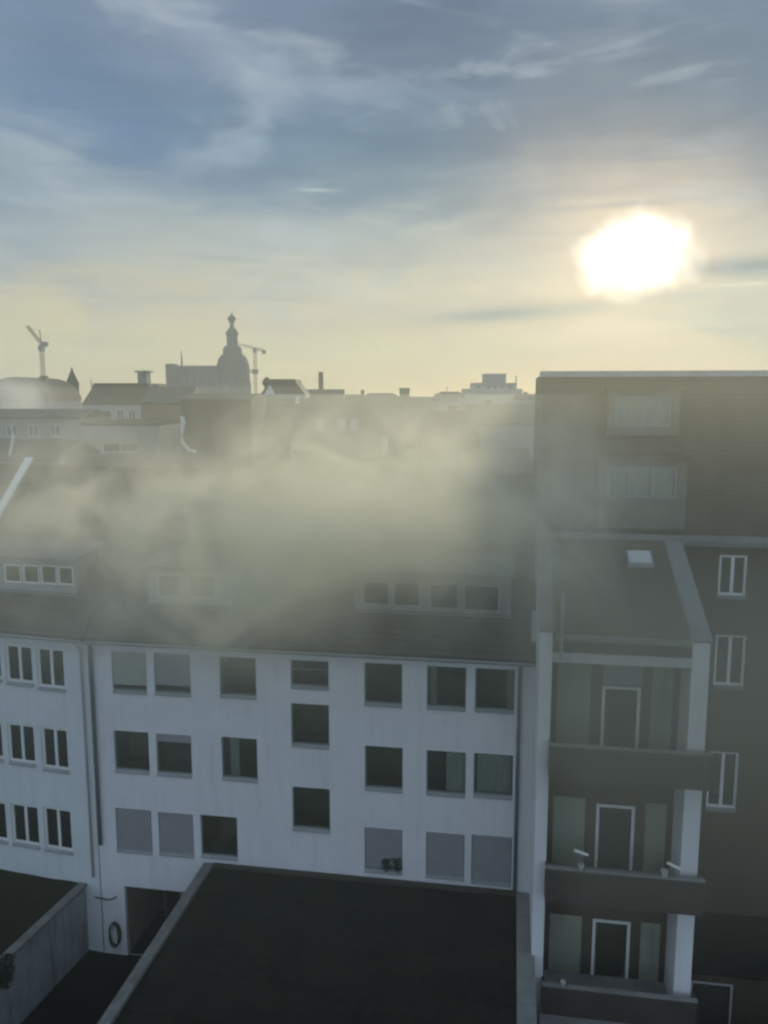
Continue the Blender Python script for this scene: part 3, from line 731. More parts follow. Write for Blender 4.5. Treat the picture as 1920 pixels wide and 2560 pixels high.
house(205, 398, 1058, 1064, 82, 'flat_roofed_house', 'grey flat roofed house with a dark opening below the pale front', 'flat', 'midgrey', 'bitumen', deep=14,
      wins=[(0.48,2.2,3.6,0.9),(0.14,4.4,1.3,1.4),(0.86,4.4,1.3,1.4)])
house(-40, 122, 942, 1004, 130, 'round_roofed_house', 'house with a rounded roof behind white smoke at far left', 'barrel', 'midgrey', 'slate', deep=14, chim=[(0.78,0.3,0.5,940)])
house(-70, 205, 1024, 1044, 95, 'low_house', 'long low dark house across the far left below the round roof', 'gable', 'midgrey', 'tile2', deep=10, wins=[(0.35,1.5,1.2,1.3),(0.55,1.5,1.2,1.3),(0.75,1.5,1.2,1.3)])
def flue_left(t, rf, h, dp, ze, zr):
    x = t.location.x; Y = t.location.y
    a, b = at_depth(20, 1068, Y), at_depth(27, 1092, Y); c = at_depth(17, 1145, Y)
    bm = bmesh.new(); tube(bm, [(a.x - x, 0.5, a.z), (b.x - x, 0.5, b.z), (c.x - x, 0.5, c.z), (c.x - x, 0.5, ze - 0.5)], 0.13, 8); obj('flue_pipe', bm, 'wframe', rf)
house(-90, 150, 1105, 1150, 66, 'smoky_house', 'house with a white bent flue pipe half lost in smoke at left', 'gable', 'midgrey', 'tile', deep=9, extra=flue_left)
house(352, 470, 966, 1008, 98, 'brown_house', 'brown brick house beside the pale front, before the church', 'gable', 'brickred', 'tile2', deep=9, chim=[(0.12,0.5,0.35,962)])
def flue_mid(t, rf, h, dp, ze, zr):
    x = t.location.x; Y = t.location.y
    P = [at_depth(458, 1040, Y), at_depth(461, 1058, Y), at_depth(458, 1080, Y), at_depth(459, 1104, Y), at_depth(474, 1124, Y), at_depth(492, 1130, Y)]
    bm = bmesh.new(); tube(bm, [(p.x - x, -0.4, p.z) for p in P], [0.2, 0.22, 0.15, 0.15, 0.16, 0.18], 8); obj('flue_pipe', bm, 'wframe', rf)
house(452, 628, 984, 1000, 76, 'dark_house', 'dark house with a white flue pipe straight below the church', 'gable', 'brick', 'tile', deep=10, extra=flue_mid)
def cupola(t, rf, h, dp, ze, zr):
    x = t.location.x
    q = at_depth(667, 942, 131); bm = bmesh.new(); lathe(bm, [(0.5, q.z - 2.6), (0.45, q.z - 1.5), (0.8, q.z - 1.0), (0.55, q.z - 0.4), (0.1, q.z)], 10, (q.x - x, 1.0)); obj('cupola', bm, 'slate', rf)
    a = at_depth(675, 962, 130); b = at_depth(690, 986, 130); c = at_depth(662, 986, 130)
    bm = bmesh.new(); prism_y(bm, [(c.x - x, c.z), (a.x - x, a.z), (b.x - x, b.z)], -0.5, -0.12); obj('gable_trim', bm, 'wframe', rf)
house(652, 762, 948, 986, 130, 'mansard_house', 'house with a flat topped mansard and small cupola right of the church', 'mansard', 'midgrey', 'slate', deep=9, top=0.58, extra=cupola)
house(742, 858, 973, 990, 180, 'chimney_house', 'low house carrying a tall thin chimney on the skyline', 'gable', 'brickred', 'tile', deep=9, chim=[(0.49,0.5,0.5,930)])
house(846, 906, 986, 996, 210, 'small_house', 'small low house right of the thin tall chimney', 'gable', 'midgrey', 'tile', deep=8)
house(900, 1004, 983, 996, 190, 'long_house', 'long low roofed house left of a square chimney block', 'hip', 'brick', 'tile', deep=9, chim=[(0.05,0.5,0.4,975)])
house(1000, 1024, 970, 974, 190, 'stair_tower', 'narrow square tower block on the middle skyline', 'flat', 'brick', 'bitumen', deep=6)
house(1020, 1096, 992, 1000, 200, 'low_roof_house', 'low dark roof filling the dip of the skyline', 'gable', 'midgrey', 'tile', deep=8)
house(1090, 1166, 979, 992, 230, 'stepped_house', 'stepped roof house with a spike left of the far block', 'hip', 'midgrey', 'slate', deep=9, chim=[(0.4,0.5,0.15,966),(0.05,0.5,0.5,984)])
def far_block():
    Y = 380; t = thing('tower_block', 'pale stepped tower block standing highest on the right skyline', 'building', (at_depth(1240, 985, Y).x, Y, 0))
    bm = bmesh.new(); x = t.location.x
    for a, b, tp, dy in ((1162,1306,972,0.0),(1184,1290,957,0.6),(1215,1266,937,1.2)):
        A, B = at_depth(a, tp, Y), at_depth(b, tp, Y); bx(bm, A.x - x, B.x - x, dy, 16 - dy, 0, A.z)
    wl = obj('wall', bm, 'midgrey', t)
    A, B = at_depth(1213, 935.5, Y), at_depth(1268, 935.5, Y)
    bm = bmesh.new(); bx(bm, A.x - x, B.x - x, 1.0, 15, A.z - 0.25, A.z + 0.3); obj('roof_edge', bm, 'zinc', t)
    for px in (1196, 1222, 1238, 1256, 1276):
        q = at_depth(px, 966, Y)
        bm = bmesh.new(); bx(bm, q.x - x - 1.1, q.x - x + 1.1, -0.08 + (0.6 if px in (0,) else 0.5), 0.59, q.z - 1.2, q.z + 0.4) ; obj('window', bm, DARKPANE, t)
    q = at_depth(1293, 950, Y); bm = bmesh.new(); tube(bm, [(q.x - x, 3, 15), (q.x - x, 3, q.z + 2)], 0.25, 6); obj('mast', bm, 'pipe', t)
far_block()
house(1300, 1372, 985, 998, 160, 'hidden_house', 'house roof just left of the tall brick building top', 'gable', 'midgrey', 'tile', deep=8, chim=[(0.3,0.5,0.4,980)])
def rooflights(t, rf, h, dp, ze, zr):
    x = t.location.x; Y = t.location.y; rise = (zr - ze - 0.1) / (dp / 2 + 0.3)
    def on_roof(px, py):
        d = ray(px, py)
        for i in range(600):
            y = -0.3 + i * 0.01; tt = (Y + y) / d.y
            if H + d.z * tt <= ze + 0.1 + rise * (y + 0.3): break
        return d.x * tt - x, y
    for px in (800, 855, 886):
        u, y = on_roof(px, 1064)
        bm = bmesh.new(); zz = lambda yy: ze + 0.12 + rise * (yy + 0.3)
        prism_x(bm, [(y - 0.6, zz(y - 0.6)), (y - 0.6, zz(y - 0.6) + 0.1), (y + 0.6, zz(y + 0.6) + 0.1), (y + 0.6, zz(y + 0.6))], u - 0.3, u + 0.3); obj('rooflight', bm, 'midgrey', rf)
    for px, a, b in ((738, 1108, 1150), (962, 1092, 1130)):
        u, y = on_roof(px, b)
        z1 = H + (ray(px, a).z / ray(px, a).y) * (Y + y)
        bm = bmesh.new(); bx(bm, u - 0.22, u + 0.22, y - 0.2, y + 0.2, ze + 0.1 + rise * (y), z1); obj('chimney', bm, 'palegrey', rf)
house(640, 1010, 1012, 1160, 58, 'rooflight_house', 'big dark tiled roof with three small rooflights behind the smoke', 'gable', 'brick', 'tile', deep=13, extra=rooflights)
house(615, 860, 996, 1040, 105, 'flue_house', 'roof with a white chimney above the three rooflights', 'gable', 'midgrey', 'slate', deep=10, chim=[(0.51,0.2,0.2,992)])
house(1000, 1200, 1030, 1120, 70, 'green_smoke_house', 'dark roofed house in green grey smoke right of the rooflights', 'gable', 'midgrey', 'tile2', deep=10, chim=[(0.7,0.4,0.3,1015)])
house(860, 1075, 1000, 1030, 120, 'mid_house', 'wide roofed house behind the smoke in the middle', 'gable', 'midgrey', 'tile', deep=10, chim=[(0.8,0.5,0.4,992)])
house(1180, 1360, 1010, 1060, 90, 'smoke_veiled_house', 'house veiled by smoke beside the tall brick building', 'gable', 'midgrey', 'slate', deep=10, chim=[(0.3,0.5,0.3,1000)])
house(130, 420, 1150, 1190, 60, 'back_house', 'roof rising behind the ridge of the white block at left', 'gable', 'midgrey', 'tile', deep=10)
house(1060, 1345, 1130, 1190, 62, 'rear_house', 'roof behind the ridge of the white block at right', 'gable', 'midgrey', 'tile2', deep=10)

# pointed turret
Y = 165; q = at_depth(179, 918, Y); pb = at_depth(163, 962, Y); z2 = at_depth(163, 1010, Y).z; rr_ = q.x - pb.x
t = thing('turret', 'small turret with a pointed spire on the left skyline', 'tower', (q.x, Y, 0))
bm = bmesh.new(); lathe(bm, [(rr_ * 0.86, 0), (rr_ * 0.86, pb.z)], 8); obj('shaft', bm, 'brick', t)
bm = bmesh.new(); lathe(bm, [(rr_ * 1.02, pb.z - 0.1), (rr_ * 0.6, pb.z + (q.z - pb.z) * 0.38), (rr_ * 0.22, pb.z + (q.z - pb.z) * 0.75), (0.05, q.z)], 8); obj('spire', bm, 'slate', t)

# domed church
Y = 500; s = Y / F
cx = at_depth(575, 985, Y).x
t = thing('church', 'church with a domed lantern tower and long block nave on the skyline', 'church', (cx, Y, 0))
zz = lambda py: at_depth(575, py, Y).z
prof = [(45,None),(45,958),(42.5,950),(42.5,932),(41,920),(38,906),(34,894),(26,885),(24,884),(24,872),(22,866),(14,860)]
bm = bmesh.new(); lathe(bm, [(r_ * s, 0.0 if py is None else zz(py)) for r_, py in prof[:4]], 20, (0, 12)); obj('tower', bm, 'stone', t)
bm = bmesh.new(); lathe(bm, [(r_ * s, zz(py)) for r_, py in prof[3:]], 20, (0, 12)); dm_ = obj('dome', bm, 'copper', t, smooth=False)
bm = bmesh.new(); lathe(bm, [(14*s, zz(860)), (14*s, zz(835)), (17*s, zz(831)), (15*s, zz(826)), (9*s, zz(818)), (5*s, zz(812)), (5*s, zz(803)), (8*s, zz(799)), (11*s, zz(791)), (6*s, zz(785)), (1.5*s, zz(781)), (0.5*s, zz(774))], 12, (0, 12)); obj('lantern', bm, 'copper', t)
for k in range(12):                            # ribs of the dome
    a = 2 * math.pi * k / 12; bm = bmesh.new()
    tube(bm, [(r_ * s * 1.01 * math.cos(a), 12 + r_ * s * 1.01 * math.sin(a), zz(py)) for r_, py in prof[3:9]], 0.3, 5); obj('rib', bm, 'copper', t)
x0, x1 = at_depth(416, 985, Y).x - cx, at_depth(545, 985, Y).x - cx
bm = bmesh.new(); bx(bm, x0, x1, 2, 24, 0, zz(917)); obj('nave', bm, 'stone', t)
bm = bmesh.new(); prism_x(bm, [(1.5, zz(917)), (13, zz(912)), (24.5, zz(917))], x0 - 0.3, x1); obj('nave_roof', bm, 'copper', t)
x2 = at_depth(438, 985, Y).x - cx
bm = bmesh.new(); bx(bm, x0 - 0.4, x2, 1.6, 9, 0, zz(909)); obj('corner_tower', bm, 'stone', t)
q = at_depth(445, 875, Y); bm = bmesh.new(); tube(bm, [(q.x - cx, 8, zz(915)), (q.x - cx, 8, q.z)], [0.7, 0.25], 6); obj('flagpole', bm, 'pipe', t)
for k in range(5):
    xw = x0 + 8 + k * 4.4
    bm = bmesh.new(); pr = [(xw - 0.9, zz(965)), (xw + 0.9, zz(965)), (xw + 0.9, zz(935)), (xw, zz(928)), (xw - 0.9, zz(935))]
    prism_y(bm, pr, 1.9, 1.98); obj('window', bm, DARKPANE, t)

# tower cranes
def lattice(bm, a, b, w, n, r):
    a, b = Vector(a), Vector(b); d = (b - a).normalized()
    u = d.cross(Vector((0, 1, 0))); u.normalize(); v = d.cross(u)
    cs = [u * w + v * w, u * w - v * w, -u * w - v * w, -u * w + v * w]
    for c in cs: tube(bm, [a + c, b + c], r, 4)
    for i in range(n):
        p, q = a + (b - a) * (i / n), a + (b - a) * ((i + 1) / n)
        for k in range(4): tube(bm, [p + cs[k], q + cs[(k + 1) % 4]], r * 0.7, 3)
def crane_parts(Y, mast_px, mast_top, jib, counter, lab, cab=True):
    q = at_depth(mast_px, mast_top, Y)
    t = thing('tower_crane', lab, 'crane', (q.x, Y, 0), group='cranes on the skyline')
    bm = bmesh.new(); lattice(bm, (0, 0, 0), (0, 0, q.z), 0.75, 26, 0.15); obj('mast', bm, 'steel', t)
    bm = bmesh.new(); (ax, ay), (bx_, by) = jib
    A, B = at_depth(ax, ay, Y), at_depth(bx_, by, Y)
    lattice(bm, (A.x - q.x, 0, A.z), (B.x - q.x, 0, B.z), 0.6, 14, 0.14); obj('jib', bm, 'steel', t)
    bm = bmesh.new(); (ax, ay), (bx_, by) = counter
    A, B = at_depth(ax, ay, Y), at_depth(bx_, by, Y)
    lattice(bm, (A.x - q.x, 0, A.z), (B.x - q.x, 0, B.z), 0.7, 4, 0.2); obj('counter_jib', bm, 'steel', t)
    bm = bmesh.new(); bx(bm, B.x - q.x - 1.2, B.x - q.x + 1.2, -1, 1, B.z - 2.0, B.z + 0.4); obj('counterweight', bm, 'concrete', t)
    bm = bmesh.new(); bx(bm, -1.3, 1.3, -1.2, 1.2, q.z - 2.0, q.z + 1.0); obj('cab', bm, 'midgrey', t)
    return t, q
t, q = crane_parts(430, 104, 868, ((106,862),(68,815)), ((106,862),(113,857)), 'crane with a raised jib leaning left at the far left')
bm = bmesh.new(); P = at_depth(99, 826, 430); tube(bm, [(0, 0, q.z), (P.x - q.x, 0, P.z)], 0.3, 5); e = at_depth(74, 822, 430); tube(bm, [(P.x - q.x, 0, P.z), (e.x - q.x, 0, e.z)], 0.1, 4); obj('luffing_mast', bm, 'steel', t)
t, q = crane_parts(560, 637, 874, ((637,871),(596,860)), ((637,871),(660,877)), 'crane with a level jib just right of the church dome')
bm = bmesh.new(); z9 = at_depth(637, 929, 560).z; bx(bm, -2.2, 2.2, -2, 2, z9 - 1.6, z9 + 1.6); obj('climbing_frame', bm, 'steel', t)

# ================================================================== smoke and haze
def smoke_mat(blobs, col, dens, aniso, nscale=0.22, thr=0.36):
    m = bpy.data.materials.new('smoke_volume'); m.use_nodes = True
    nt = m.node_tree; N = nt.nodes; L = nt.links; N.clear()
    out = N.new('ShaderNodeOutputMaterial'); pv = N.new('ShaderNodeVolumePrincipled')
    pv.inputs['Color'].default_value = (*col, 1); pv.inputs['Anisotropy'].default_value = aniso
    L.new(pv.outputs[0], out.inputs['Volume'])
    tc = N.new('ShaderNodeTexCoord'); co = tc.outputs['Object']
    def math_(op, a, b=None, c=None):
        n = N.new('ShaderNodeMath'); n.operation = op
        for i, v in enumerate((a, b, c)):
            if v is None: continue
            if isinstance(v, (int, float)): n.inputs[i].default_value = v
            else: L.new(v, n.inputs[i])
        return n.outputs[0]
    def vmath(op, a, b=None):
        n = N.new('ShaderNodeVectorMath'); n.operation = op
        for i, v in enumerate((a, b)):
            if v is None: continue
            if isinstance(v, (tuple, Vector)): n.inputs[i].default_value = v
            else: L.new(v, n.inputs[i])
        return n.outputs['Value'] if op == 'DOT_PRODUCT' else n.outputs[0]
    wn = N.new('ShaderNodeTexNoise'); wn.inputs['Scale'].default_value = 0.13; wn.inputs['Detail'].default_value = 1
    L.new(co, wn.inputs['Vector'])
    off = vmath('MULTIPLY', vmath('SUBTRACT', wn.outputs['Color'], (0.5, 0.5, 0.5)), (5.0, 5.0, 4.0))
    p = vmath('ADD', co, off)
    tot = None
    for c, s_, amp in blobs:
        d = vmath('DIVIDE', vmath('SUBTRACT', p, Vector(c)), Vector(s_))
        e = math_('MULTIPLY', math_('EXPONENT', math_('MULTIPLY', vmath('DOT_PRODUCT', d, d), -1.0)), amp)
        tot = e if tot is None else math_('ADD', tot, e)
    nz = N.new('ShaderNodeTexNoise'); nz.inputs['Scale'].default_value = nscale; nz.inputs['Detail'].default_value = 4.0; nz.inputs['Roughness'].default_value = 0.55
    nz.inputs['Distortion'].default_value = 0.8
    L.new(p, nz.inputs['Vector'])
    mr_ = N.new('ShaderNodeMapRange'); mr_.interpolation_type = 'SMOOTHSTEP'
    mr_.inputs[1].default_value = thr; mr_.inputs[2].default_value = 0.66; mr_.inputs[3].default_value = 0.07; mr_.inputs[4].default_value = 1.6
    L.new(nz.outputs['Fac'], mr_.inputs[0])
    de = math_('MULTIPLY', math_('MULTIPLY', tot, mr_.outputs[0]), dens)
    de = math_('MAXIMUM', math_('SUBTRACT', de, 0.0008), 0.0)
    L.new(de, pv.inputs['Density'])
    return m
def P(px, py, Y): return tuple(at_depth(px, py, Y))
def smoke_box(b, mat_, rate, lab):
    bm = bmesh.new(); bx(bm, *b)
    o = obj('smoke', bm, mat_); tag(o, kind='stuff'); o['label'] = lab
    mat_.cycles.volume_step_rate = rate
smoke_box((-15.5, 9, 17, 35, 12.8, 23), smoke_mat([  # centre, radii (m), amount
    (P(560, 1535, 29.2), (1.9, 1.1, 0.8), 2.0),
    (P(400, 1450, 20.5), (2.8, 2.4, 1.2), 2.8),
    (P(500, 1475, 20.5), (1.9, 2.2, 1.0), 3.2),
    (P(690, 1440, 20.5), (2.4, 2.4, 1.4), 3.6),
    (P(660, 1310, 23), (2.9, 2.6, 1.7), 3.4),
    (P(860, 1230, 26), (3.8, 2.8, 2.1), 2.3),
    (P(1150, 1210, 26.5), (3.6, 2.8, 2.2), 1.3),
    (P(1130, 1390, 21), (2.9, 2.6, 1.7), 2.4),
    (P(1340, 1270, 22), (2.2, 2.6, 2.2), 1.2),
    (P(230, 1260, 25), (4.4, 3.0, 2.1), 1.8),
    ], (0.97, 0.935, 0.77), 0.14, 0.4, 0.46, 0.40), 0.5, 'grey smoke drifting from the roof of the white block')
vm = bpy.data.materials.new('thin_smoke'); vm.use_nodes = True
nt = vm.node_tree; nt.nodes.clear()
out = nt.nodes.new('ShaderNodeOutputMaterial'); pv = nt.nodes.new('ShaderNodeVolumePrincipled')
pv.inputs['Color'].default_value = (0.90, 0.92, 0.76, 1); pv.inputs['Density'].default_value = 0.013; pv.inputs['Anisotropy'].default_value = 0.5
nt.links.new(pv.outputs[0], out.inputs['Volume'])
smoke_box((-34, 30, 10, 24.4, 13.8, 26), vm, 1.0, 'thin smoke veil hanging in the air before the buildings')
vl = vm.copy(); vl.name = 'low_smoke'; vl.node_tree.nodes['Principled Volume'].inputs['Density'].default_value = 0.040; vl.node_tree.nodes['Principled Volume'].inputs['Color'].default_value = (0.95, 0.90, 0.70, 1)
smoke_box((3.6, 29, 13.5, 24.3, 12.6, 18.6), vl, 1.0, 'thicker smoke layer sinking along the brick facade')
vb = vm.copy(); vb.name = 'back_smoke'; vb.node_tree.nodes['Principled Volume'].inputs['Density'].default_value = 0.0025
smoke_box((-50, 34, 41, 74, 6, 23.5), vb, 1.0, 'thin smoke hanging behind the ridge of the white block')
smoke_box((-75, -40, 98, 128, 12, 36), smoke_mat([(P(50, 985, 118), (2.6, 4, 2.2), 1.0), (P(-5, 1020, 110), (4, 5, 3), 1.0)], (0.95, 0.92, 0.84), 0.22, 0.4, 0.12, 0.34), 0.8, 'white smoke rising before the round roofed house')

hz = bpy.data.materials.new('haze_air'); hz.use_nodes = True
nt = hz.node_tree; nt.nodes.clear()
out = nt.nodes.new('ShaderNodeOutputMaterial'); pv = nt.nodes.new('ShaderNodeVolumePrincipled')
pv.inputs['Color'].default_value = (0.93, 0.93, 0.88, 1); pv.inputs['Density'].default_value = 0.0005; pv.inputs['Anisotropy'].default_value = 0.1
nt.links.new(pv.outputs[0], out.inputs['Volume'])
bm = bmesh.new(); bx(bm, -1250, 1250, -110, 1250, -1, 90)
tag(obj('haze', bm, hz), kind='stuff')

# ================================================================== sky
AZ, EL = 16.6, 8.6
w = bpy.data.worlds.new('World'); S.world = w; w.use_nodes = True
nt = w.node_tree; N = nt.nodes; L = nt.links; N.clear()
def mth(op, a, b=None, clamp=False):
    n = N.new('ShaderNodeMath'); n.operation = op; n.use_clamp = clamp
    for i, v in enumerate((a, b)):
        if v is None: continue
        if isinstance(v, (int, float)): n.inputs[i].default_value = v
        else: L.new(v, n.inputs[i])
    return n.outputs[0]
def mixc(f, a, b, blend='MIX'):
    n = N.new('ShaderNodeMix'); n.data_type = 'RGBA'; n.blend_type = blend; n.clamp_factor = True
    for i, v in ((0, f), (6, a), (7, b)):
        if isinstance(v, (int, float)): n.inputs[i].default_value = v
        elif isinstance(v, tuple): n.inputs[i].default_value = (*v, 1)
        else: L.new(v, n.inputs[i])
    return n.outputs[2]
def lin(c): return tuple(((v/255) / 12.92 if v/255 < 0.04045 else ((v/255 + 0.055) / 1.055) ** 2.4) for v in c)
tc = N.new('ShaderNodeTexCoord'); dirv = tc.outputs['Generated']
sx = N.new('ShaderNodeSeparateXYZ'); L.new(dirv, sx.inputs[0])
az = mth('MULTIPLY', mth('ARCTAN2', sx.outputs[0], sx.outputs[1]), 57.29578)
el = mth('MULTIPLY', mth('ARCSINE', sx.outputs[2]), 57.29578)
def skynoise(sa, se, scale, detail, dist, seed):
    cb = N.new('ShaderNodeCombineXYZ'); L.new(mth('MULTIPLY', az, sa), cb.inputs[0]); L.new(mth('MULTIPLY', el, se), cb.inputs[1]); cb.inputs[2].default_value = seed
    n = N.new('ShaderNodeTexNoise'); n.inputs['Scale'].default_value = scale; n.inputs['Detail'].default_value = detail; n.inputs['Roughness'].default_value = 0.5; n.inputs['Distortion'].default_value = dist
    L.new(cb.outputs[0], n.inputs['Vector']); return n.outputs['Fac']
wa = mth('MULTIPLY', mth('SUBTRACT', skynoise(0.13, 0.26, 1.0, 7, 0.9, 1.0), 0.5), 9.0)
we = mth('MULTIPLY', mth('SUBTRACT', skynoise(0.13, 0.30, 1.0, 7, 0.9, 5.0), 0.5), 7.0)
azw = mth('ADD', az, wa); elw = mth('ADD', el, we)
# veil of high cloud, from the horizon up
rp = N.new('ShaderNodeValToRGB'); L.new(mth('DIVIDE', elw, 60.0, True), rp.inputs['Fac'])
E_ = rp.color_ramp.elements
stops = [(0.0, (222,212,164)), (3.0, (216,210,166)), (5.5, (208,199,170)), (8.5, (178,184,176)), (12.0, (142,162,172)), (16.0, (126,149,168)), (21.0, (130,148,170)), (26.0, (124,144,170)), (40.0, (120,150,190)), (60.0, (110,145,195))]
E_[0].position = 0; E_[0].color = (*lin(stops[0][1]), 1); E_[1].position = 1; E_[1].color = (*lin(stops[-1][1]), 1)
for e, c in stops[1:-1]:
    x = E_.new(e / 60.0); x.color = (*lin(c), 1)
col = rp.outputs['Color']
def blob(px, py, rx, ry, rot, c, amt, warp=1.0):
    global col
    d = ray(px, py); a0 = math.degrees(math.atan2(d.x, d.y)); e0 = math.degrees(math.atan2(d.z, math.hypot(d.x, d.y)))
    k = 57.3 / F
    A = mth('SUBTRACT', azw if warp else az, a0); B = mth('SUBTRACT', elw if warp else el, e0)
    cr, sr = math.cos(R(rot)), math.sin(R(rot))
    u = mth('DIVIDE', mth('ADD', mth('MULTIPLY', A, cr), mth('MULTIPLY', B, sr)), rx * k)
    v = mth('DIVIDE', mth('SUBTRACT', mth('MULTIPLY', B, cr), mth('MULTIPLY', A, sr)), ry * k)
    m_ = mth('EXPONENT', mth('MULTIPLY', mth('ADD', mth('MULTIPLY', u, u), mth('MULTIPLY', v, v)), -1.0))
    col = mixc(mth('MULTIPLY', m_, amt), col, lin(c))
blob(230, 210, 300, 140, -25, (98,126,156), 0.8)
blob(330, 350, 320, 75, -10, (104,134,166), 0.75)
blob(950, 350, 420, 110, 0, (96,128,152), 0.9)
blob(1050, 60, 380, 120, 0, (98,116,138), 0.85)
blob(1700, 240, 430, 180, 0, (60,90,116), 1.0)
blob(40, 520, 170, 60, 0, (128,150,178), 0.4)
blob(60, 620, 140, 55, 0, (140,163,182), 0.55)
blob(640, 270, 45, 120, -35, (168,182,194), 0.55)
blob(500, 380, 120, 28, 22, (165,182,194), 0.5)
blob(560, 120, 220, 50, -35, (158,172,190), 0.5)
blob(900, 205, 300, 28, -8, (158,174,190), 0.5)
blob(90, 400, 200, 70, -20, (172,186,196), 0.6)
blob(560, 560, 300, 60, 0, (190,198,192), 0.45)
blob(1100, 600, 260, 60, 0, (180,186,178), 0.45)
blob(1150, 470, 270, 80, -12, (120,142,154), 0.7)
# brightening towards the veiled sun
sd = Vector((math.sin(R(AZ)) * math.cos(R(EL)), math.cos(R(AZ)) * math.cos(R(EL)), math.sin(R(EL))))
dp_ = N.new('ShaderNodeVectorMath'); dp_.operation = 'DOT_PRODUCT'; L.new(dirv, dp_.inputs[0]); dp_.inputs[1].default_value = sd
ang = mth('MULTIPLY', mth('ARCCOSINE', mth('MINIMUM', dp_.outputs['Value'], 1.0)), 57.29578)
angw = mth('ADD', ang, mth('MULTIPLY', mth('SUBTRACT', skynoise(0.25, 0.35, 1.0, 3, 0.3, 9.0), 0.5), 3.2))
hq = mth('DIVIDE', angw, 8.0); halo = mth('EXPONENT', mth('MULTIPLY', mth('MULTIPLY', hq, hq), -1.0))
col = mixc(mth('MULTIPLY', halo, 0.92), col, lin((255,233,198)))
back = N.new('ShaderNodeMapRange'); back.interpolation_type = 'SMOOTHSTEP'
back.inputs[1].default_value = 38.0; back.inputs[2].default_value = 85.0; L.new(ang, back.inputs[0])
col = mixc(mth('MULTIPLY', back.outputs[0], 0.9), col, lin((186, 207, 236)))
blob(1740, 200, 420, 170, 0, (116, 140, 158), 0.62)
# dark bars of lower cloud across the glow
blob(1250, 786, 190, 17, 3, (128,150,154), 1.0, 0)
blob(1420, 775, 90, 12, 4, (190,196,184), 0.5, 0)
blob(1890, 668, 140, 24, 0, (98,128,142), 1.0, 0)
blob(1800, 735, 200, 14, 2, (190,196,184), 0.6, 0)
blob(1830, 800, 200, 60, 0, (172,190,182), 0.75)
dA = mth('SUBTRACT', az, AZ); dE = mth('MULTIPLY', mth('SUBTRACT', el, EL + 0.2), 1.38)
ange = mth('ADD', mth('SQRT', mth('ADD', mth('MULTIPLY', dA, dA), mth('MULTIPLY', dE, dE))), mth('MULTIPLY', mth('SUBTRACT', skynoise(0.4, 0.4, 1.0, 3, 0.3, 19.0), 0.5), 2.6))
core = mth('MAXIMUM', mth('SUBTRACT', 1.0, mth('DIVIDE', ange, 4.45)), 0.0)
core = mth('MULTIPLY', mth('POWER', core, 1.5), 4.0)
# contrails
blob(792, 475, 42, 3.5, 0, (214,226,222), 0.55, 0)
blob(1890, 709, 110, 4, 0, (236,226,200), 0.75, 0)
# fine streaks
st = skynoise(0.09, 0.60, 1.0, 7, 0.7, 3.0)
def ridge(noise, lo, hi):
    n = N.new('ShaderNodeMapRange'); n.interpolation_type = 'SMOOTHSTEP'; n.inputs[1].default_value = lo; n.inputs[2].default_value = hi
    L.new(noise, n.inputs[0]); return n.outputs[0]
fade = N.new('ShaderNodeMapRange'); fade.inputs[1].default_value = 1.0; fade.inputs[2].default_value = 9.0; L.new(el, fade.inputs[0])
w1 = mth('MULTIPLY', ridge(skynoise(0.07, 0.24, 1.0, 8, 1.6, 23.0), 0.50, 0.78), fade.outputs[0])
col = mixc(mth('MULTIPLY', w1, 0.55), col, lin((186, 197, 204)))
w2 = mth('MULTIPLY', ridge(skynoise(0.05, 0.42, 1.0, 8, 1.2, 31.0), 0.52, 0.80), fade.outputs[0])
col = mixc(mth('MULTIPLY', w2, 0.45), col, lin((104, 128, 152)))
col = mixc(0.9, col, mixc(st, (0.78, 0.79, 0.80), (1.2, 1.2, 1.19)), 'MULTIPLY')
sky = N.new('ShaderNodeTexSky'); sky.sky_type = 'NISHITA'; sky.sun_disc = False
sky.sun_elevation = R(EL); sky.sun_rotation = R(AZ); sky.air_density = 1.0; sky.dust_density = 0.3; sky.ozone_density = 1.0
SKYK = 0.1
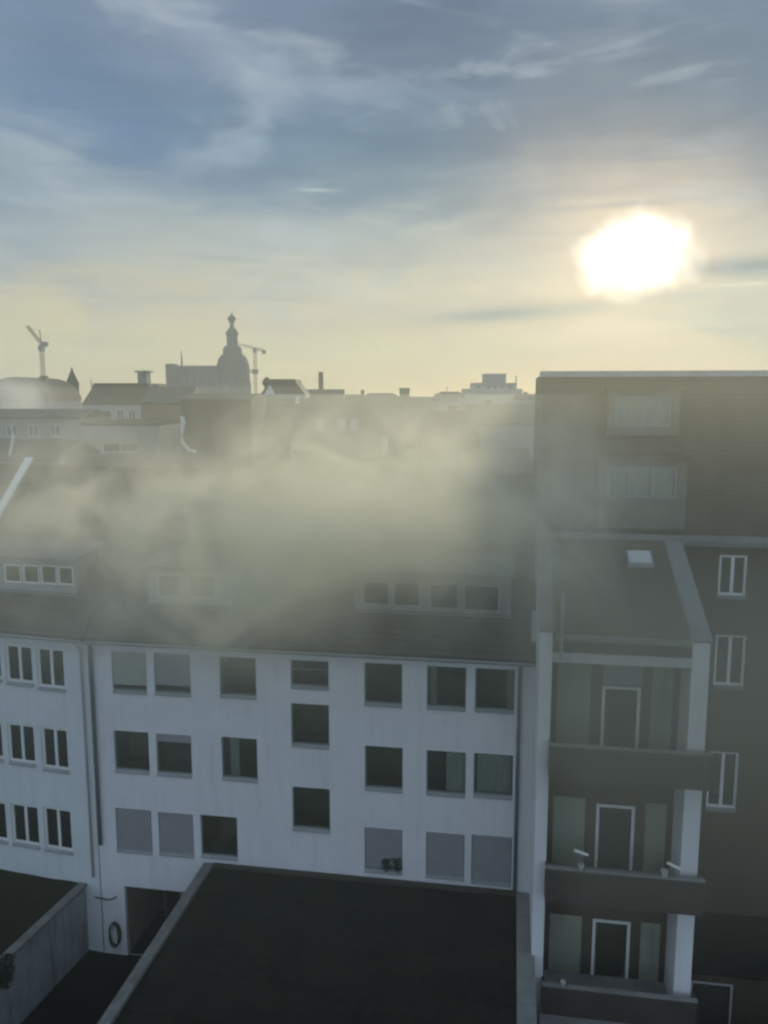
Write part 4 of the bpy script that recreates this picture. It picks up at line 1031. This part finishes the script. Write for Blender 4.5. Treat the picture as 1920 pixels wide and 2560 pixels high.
cl = N.new('ShaderNodeVectorMath'); cl.operation = 'SCALE'; L.new(col, cl.inputs[0]); cl.inputs[3].default_value = 1.0 / SKYK
fin = mixc(0.92, sky.outputs[0], cl.outputs[0])
cc = N.new('ShaderNodeVectorMath'); cc.operation = 'SCALE'; cc.inputs[0].default_value = (1.0, 0.95, 0.85); L.new(mth('MULTIPLY', core, 1.0 / SKYK), cc.inputs[3])
ad = N.new('ShaderNodeVectorMath'); ad.operation = 'ADD'; L.new(fin, ad.inputs[0]); L.new(cc.outputs[0], ad.inputs[1])
bg = N.new('ShaderNodeBackground'); bg.inputs['Strength'].default_value = SKYK; L.new(ad.outputs[0], bg.inputs['Color'])
wo = N.new('ShaderNodeOutputWorld'); L.new(bg.outputs[0], wo.inputs['Surface'])
w.cycles.sampling_method = 'MANUAL'; w.cycles.sample_map_resolution = 1024

sun = bpy.data.lights.new('sun', 'SUN'); sun.energy = 2.75; sun.angle = R(6.0); sun.color = (1.0, 0.91, 0.70)
so = bpy.data.objects.new('sun', sun); COL.objects.link(so); so.location = (30, 60, 60)
so.rotation_euler = (-sd).to_track_quat('-Z', 'Y').to_euler()

# ================================================================== camera and render settings
cam = bpy.data.cameras.new('camera'); co = bpy.data.objects.new('camera', cam); COL.objects.link(co)
co.location = (0, 0, H); co.rotation_euler = (math.pi / 2 - PT, 0, 0)
cam.sensor_fit = 'VERTICAL'; cam.sensor_height = 24.0; cam.lens = F / 2560 * 24.0
cam.clip_start = 0.1; cam.clip_end = 8000
S.camera = co
S.view_settings.view_transform = 'Standard'; S.view_settings.look = 'None'; S.view_settings.exposure = 0.0; S.view_settings.gamma = 1.0
S.render.engine = 'CYCLES'
S.cycles.use_denoising = True
S.cycles.use_adaptive_sampling = True; S.cycles.adaptive_threshold = 0.04
S.cycles.max_bounces = 6; S.cycles.diffuse_bounces = 3; S.cycles.glossy_bounces = 3; S.cycles.transparent_max_bounces = 8; S.cycles.volume_bounces = 4
S.cycles.pixel_filter_type = 'BLACKMAN_HARRIS'; S.cycles.filter_width = 2.4
S.cycles.volume_max_steps = 256
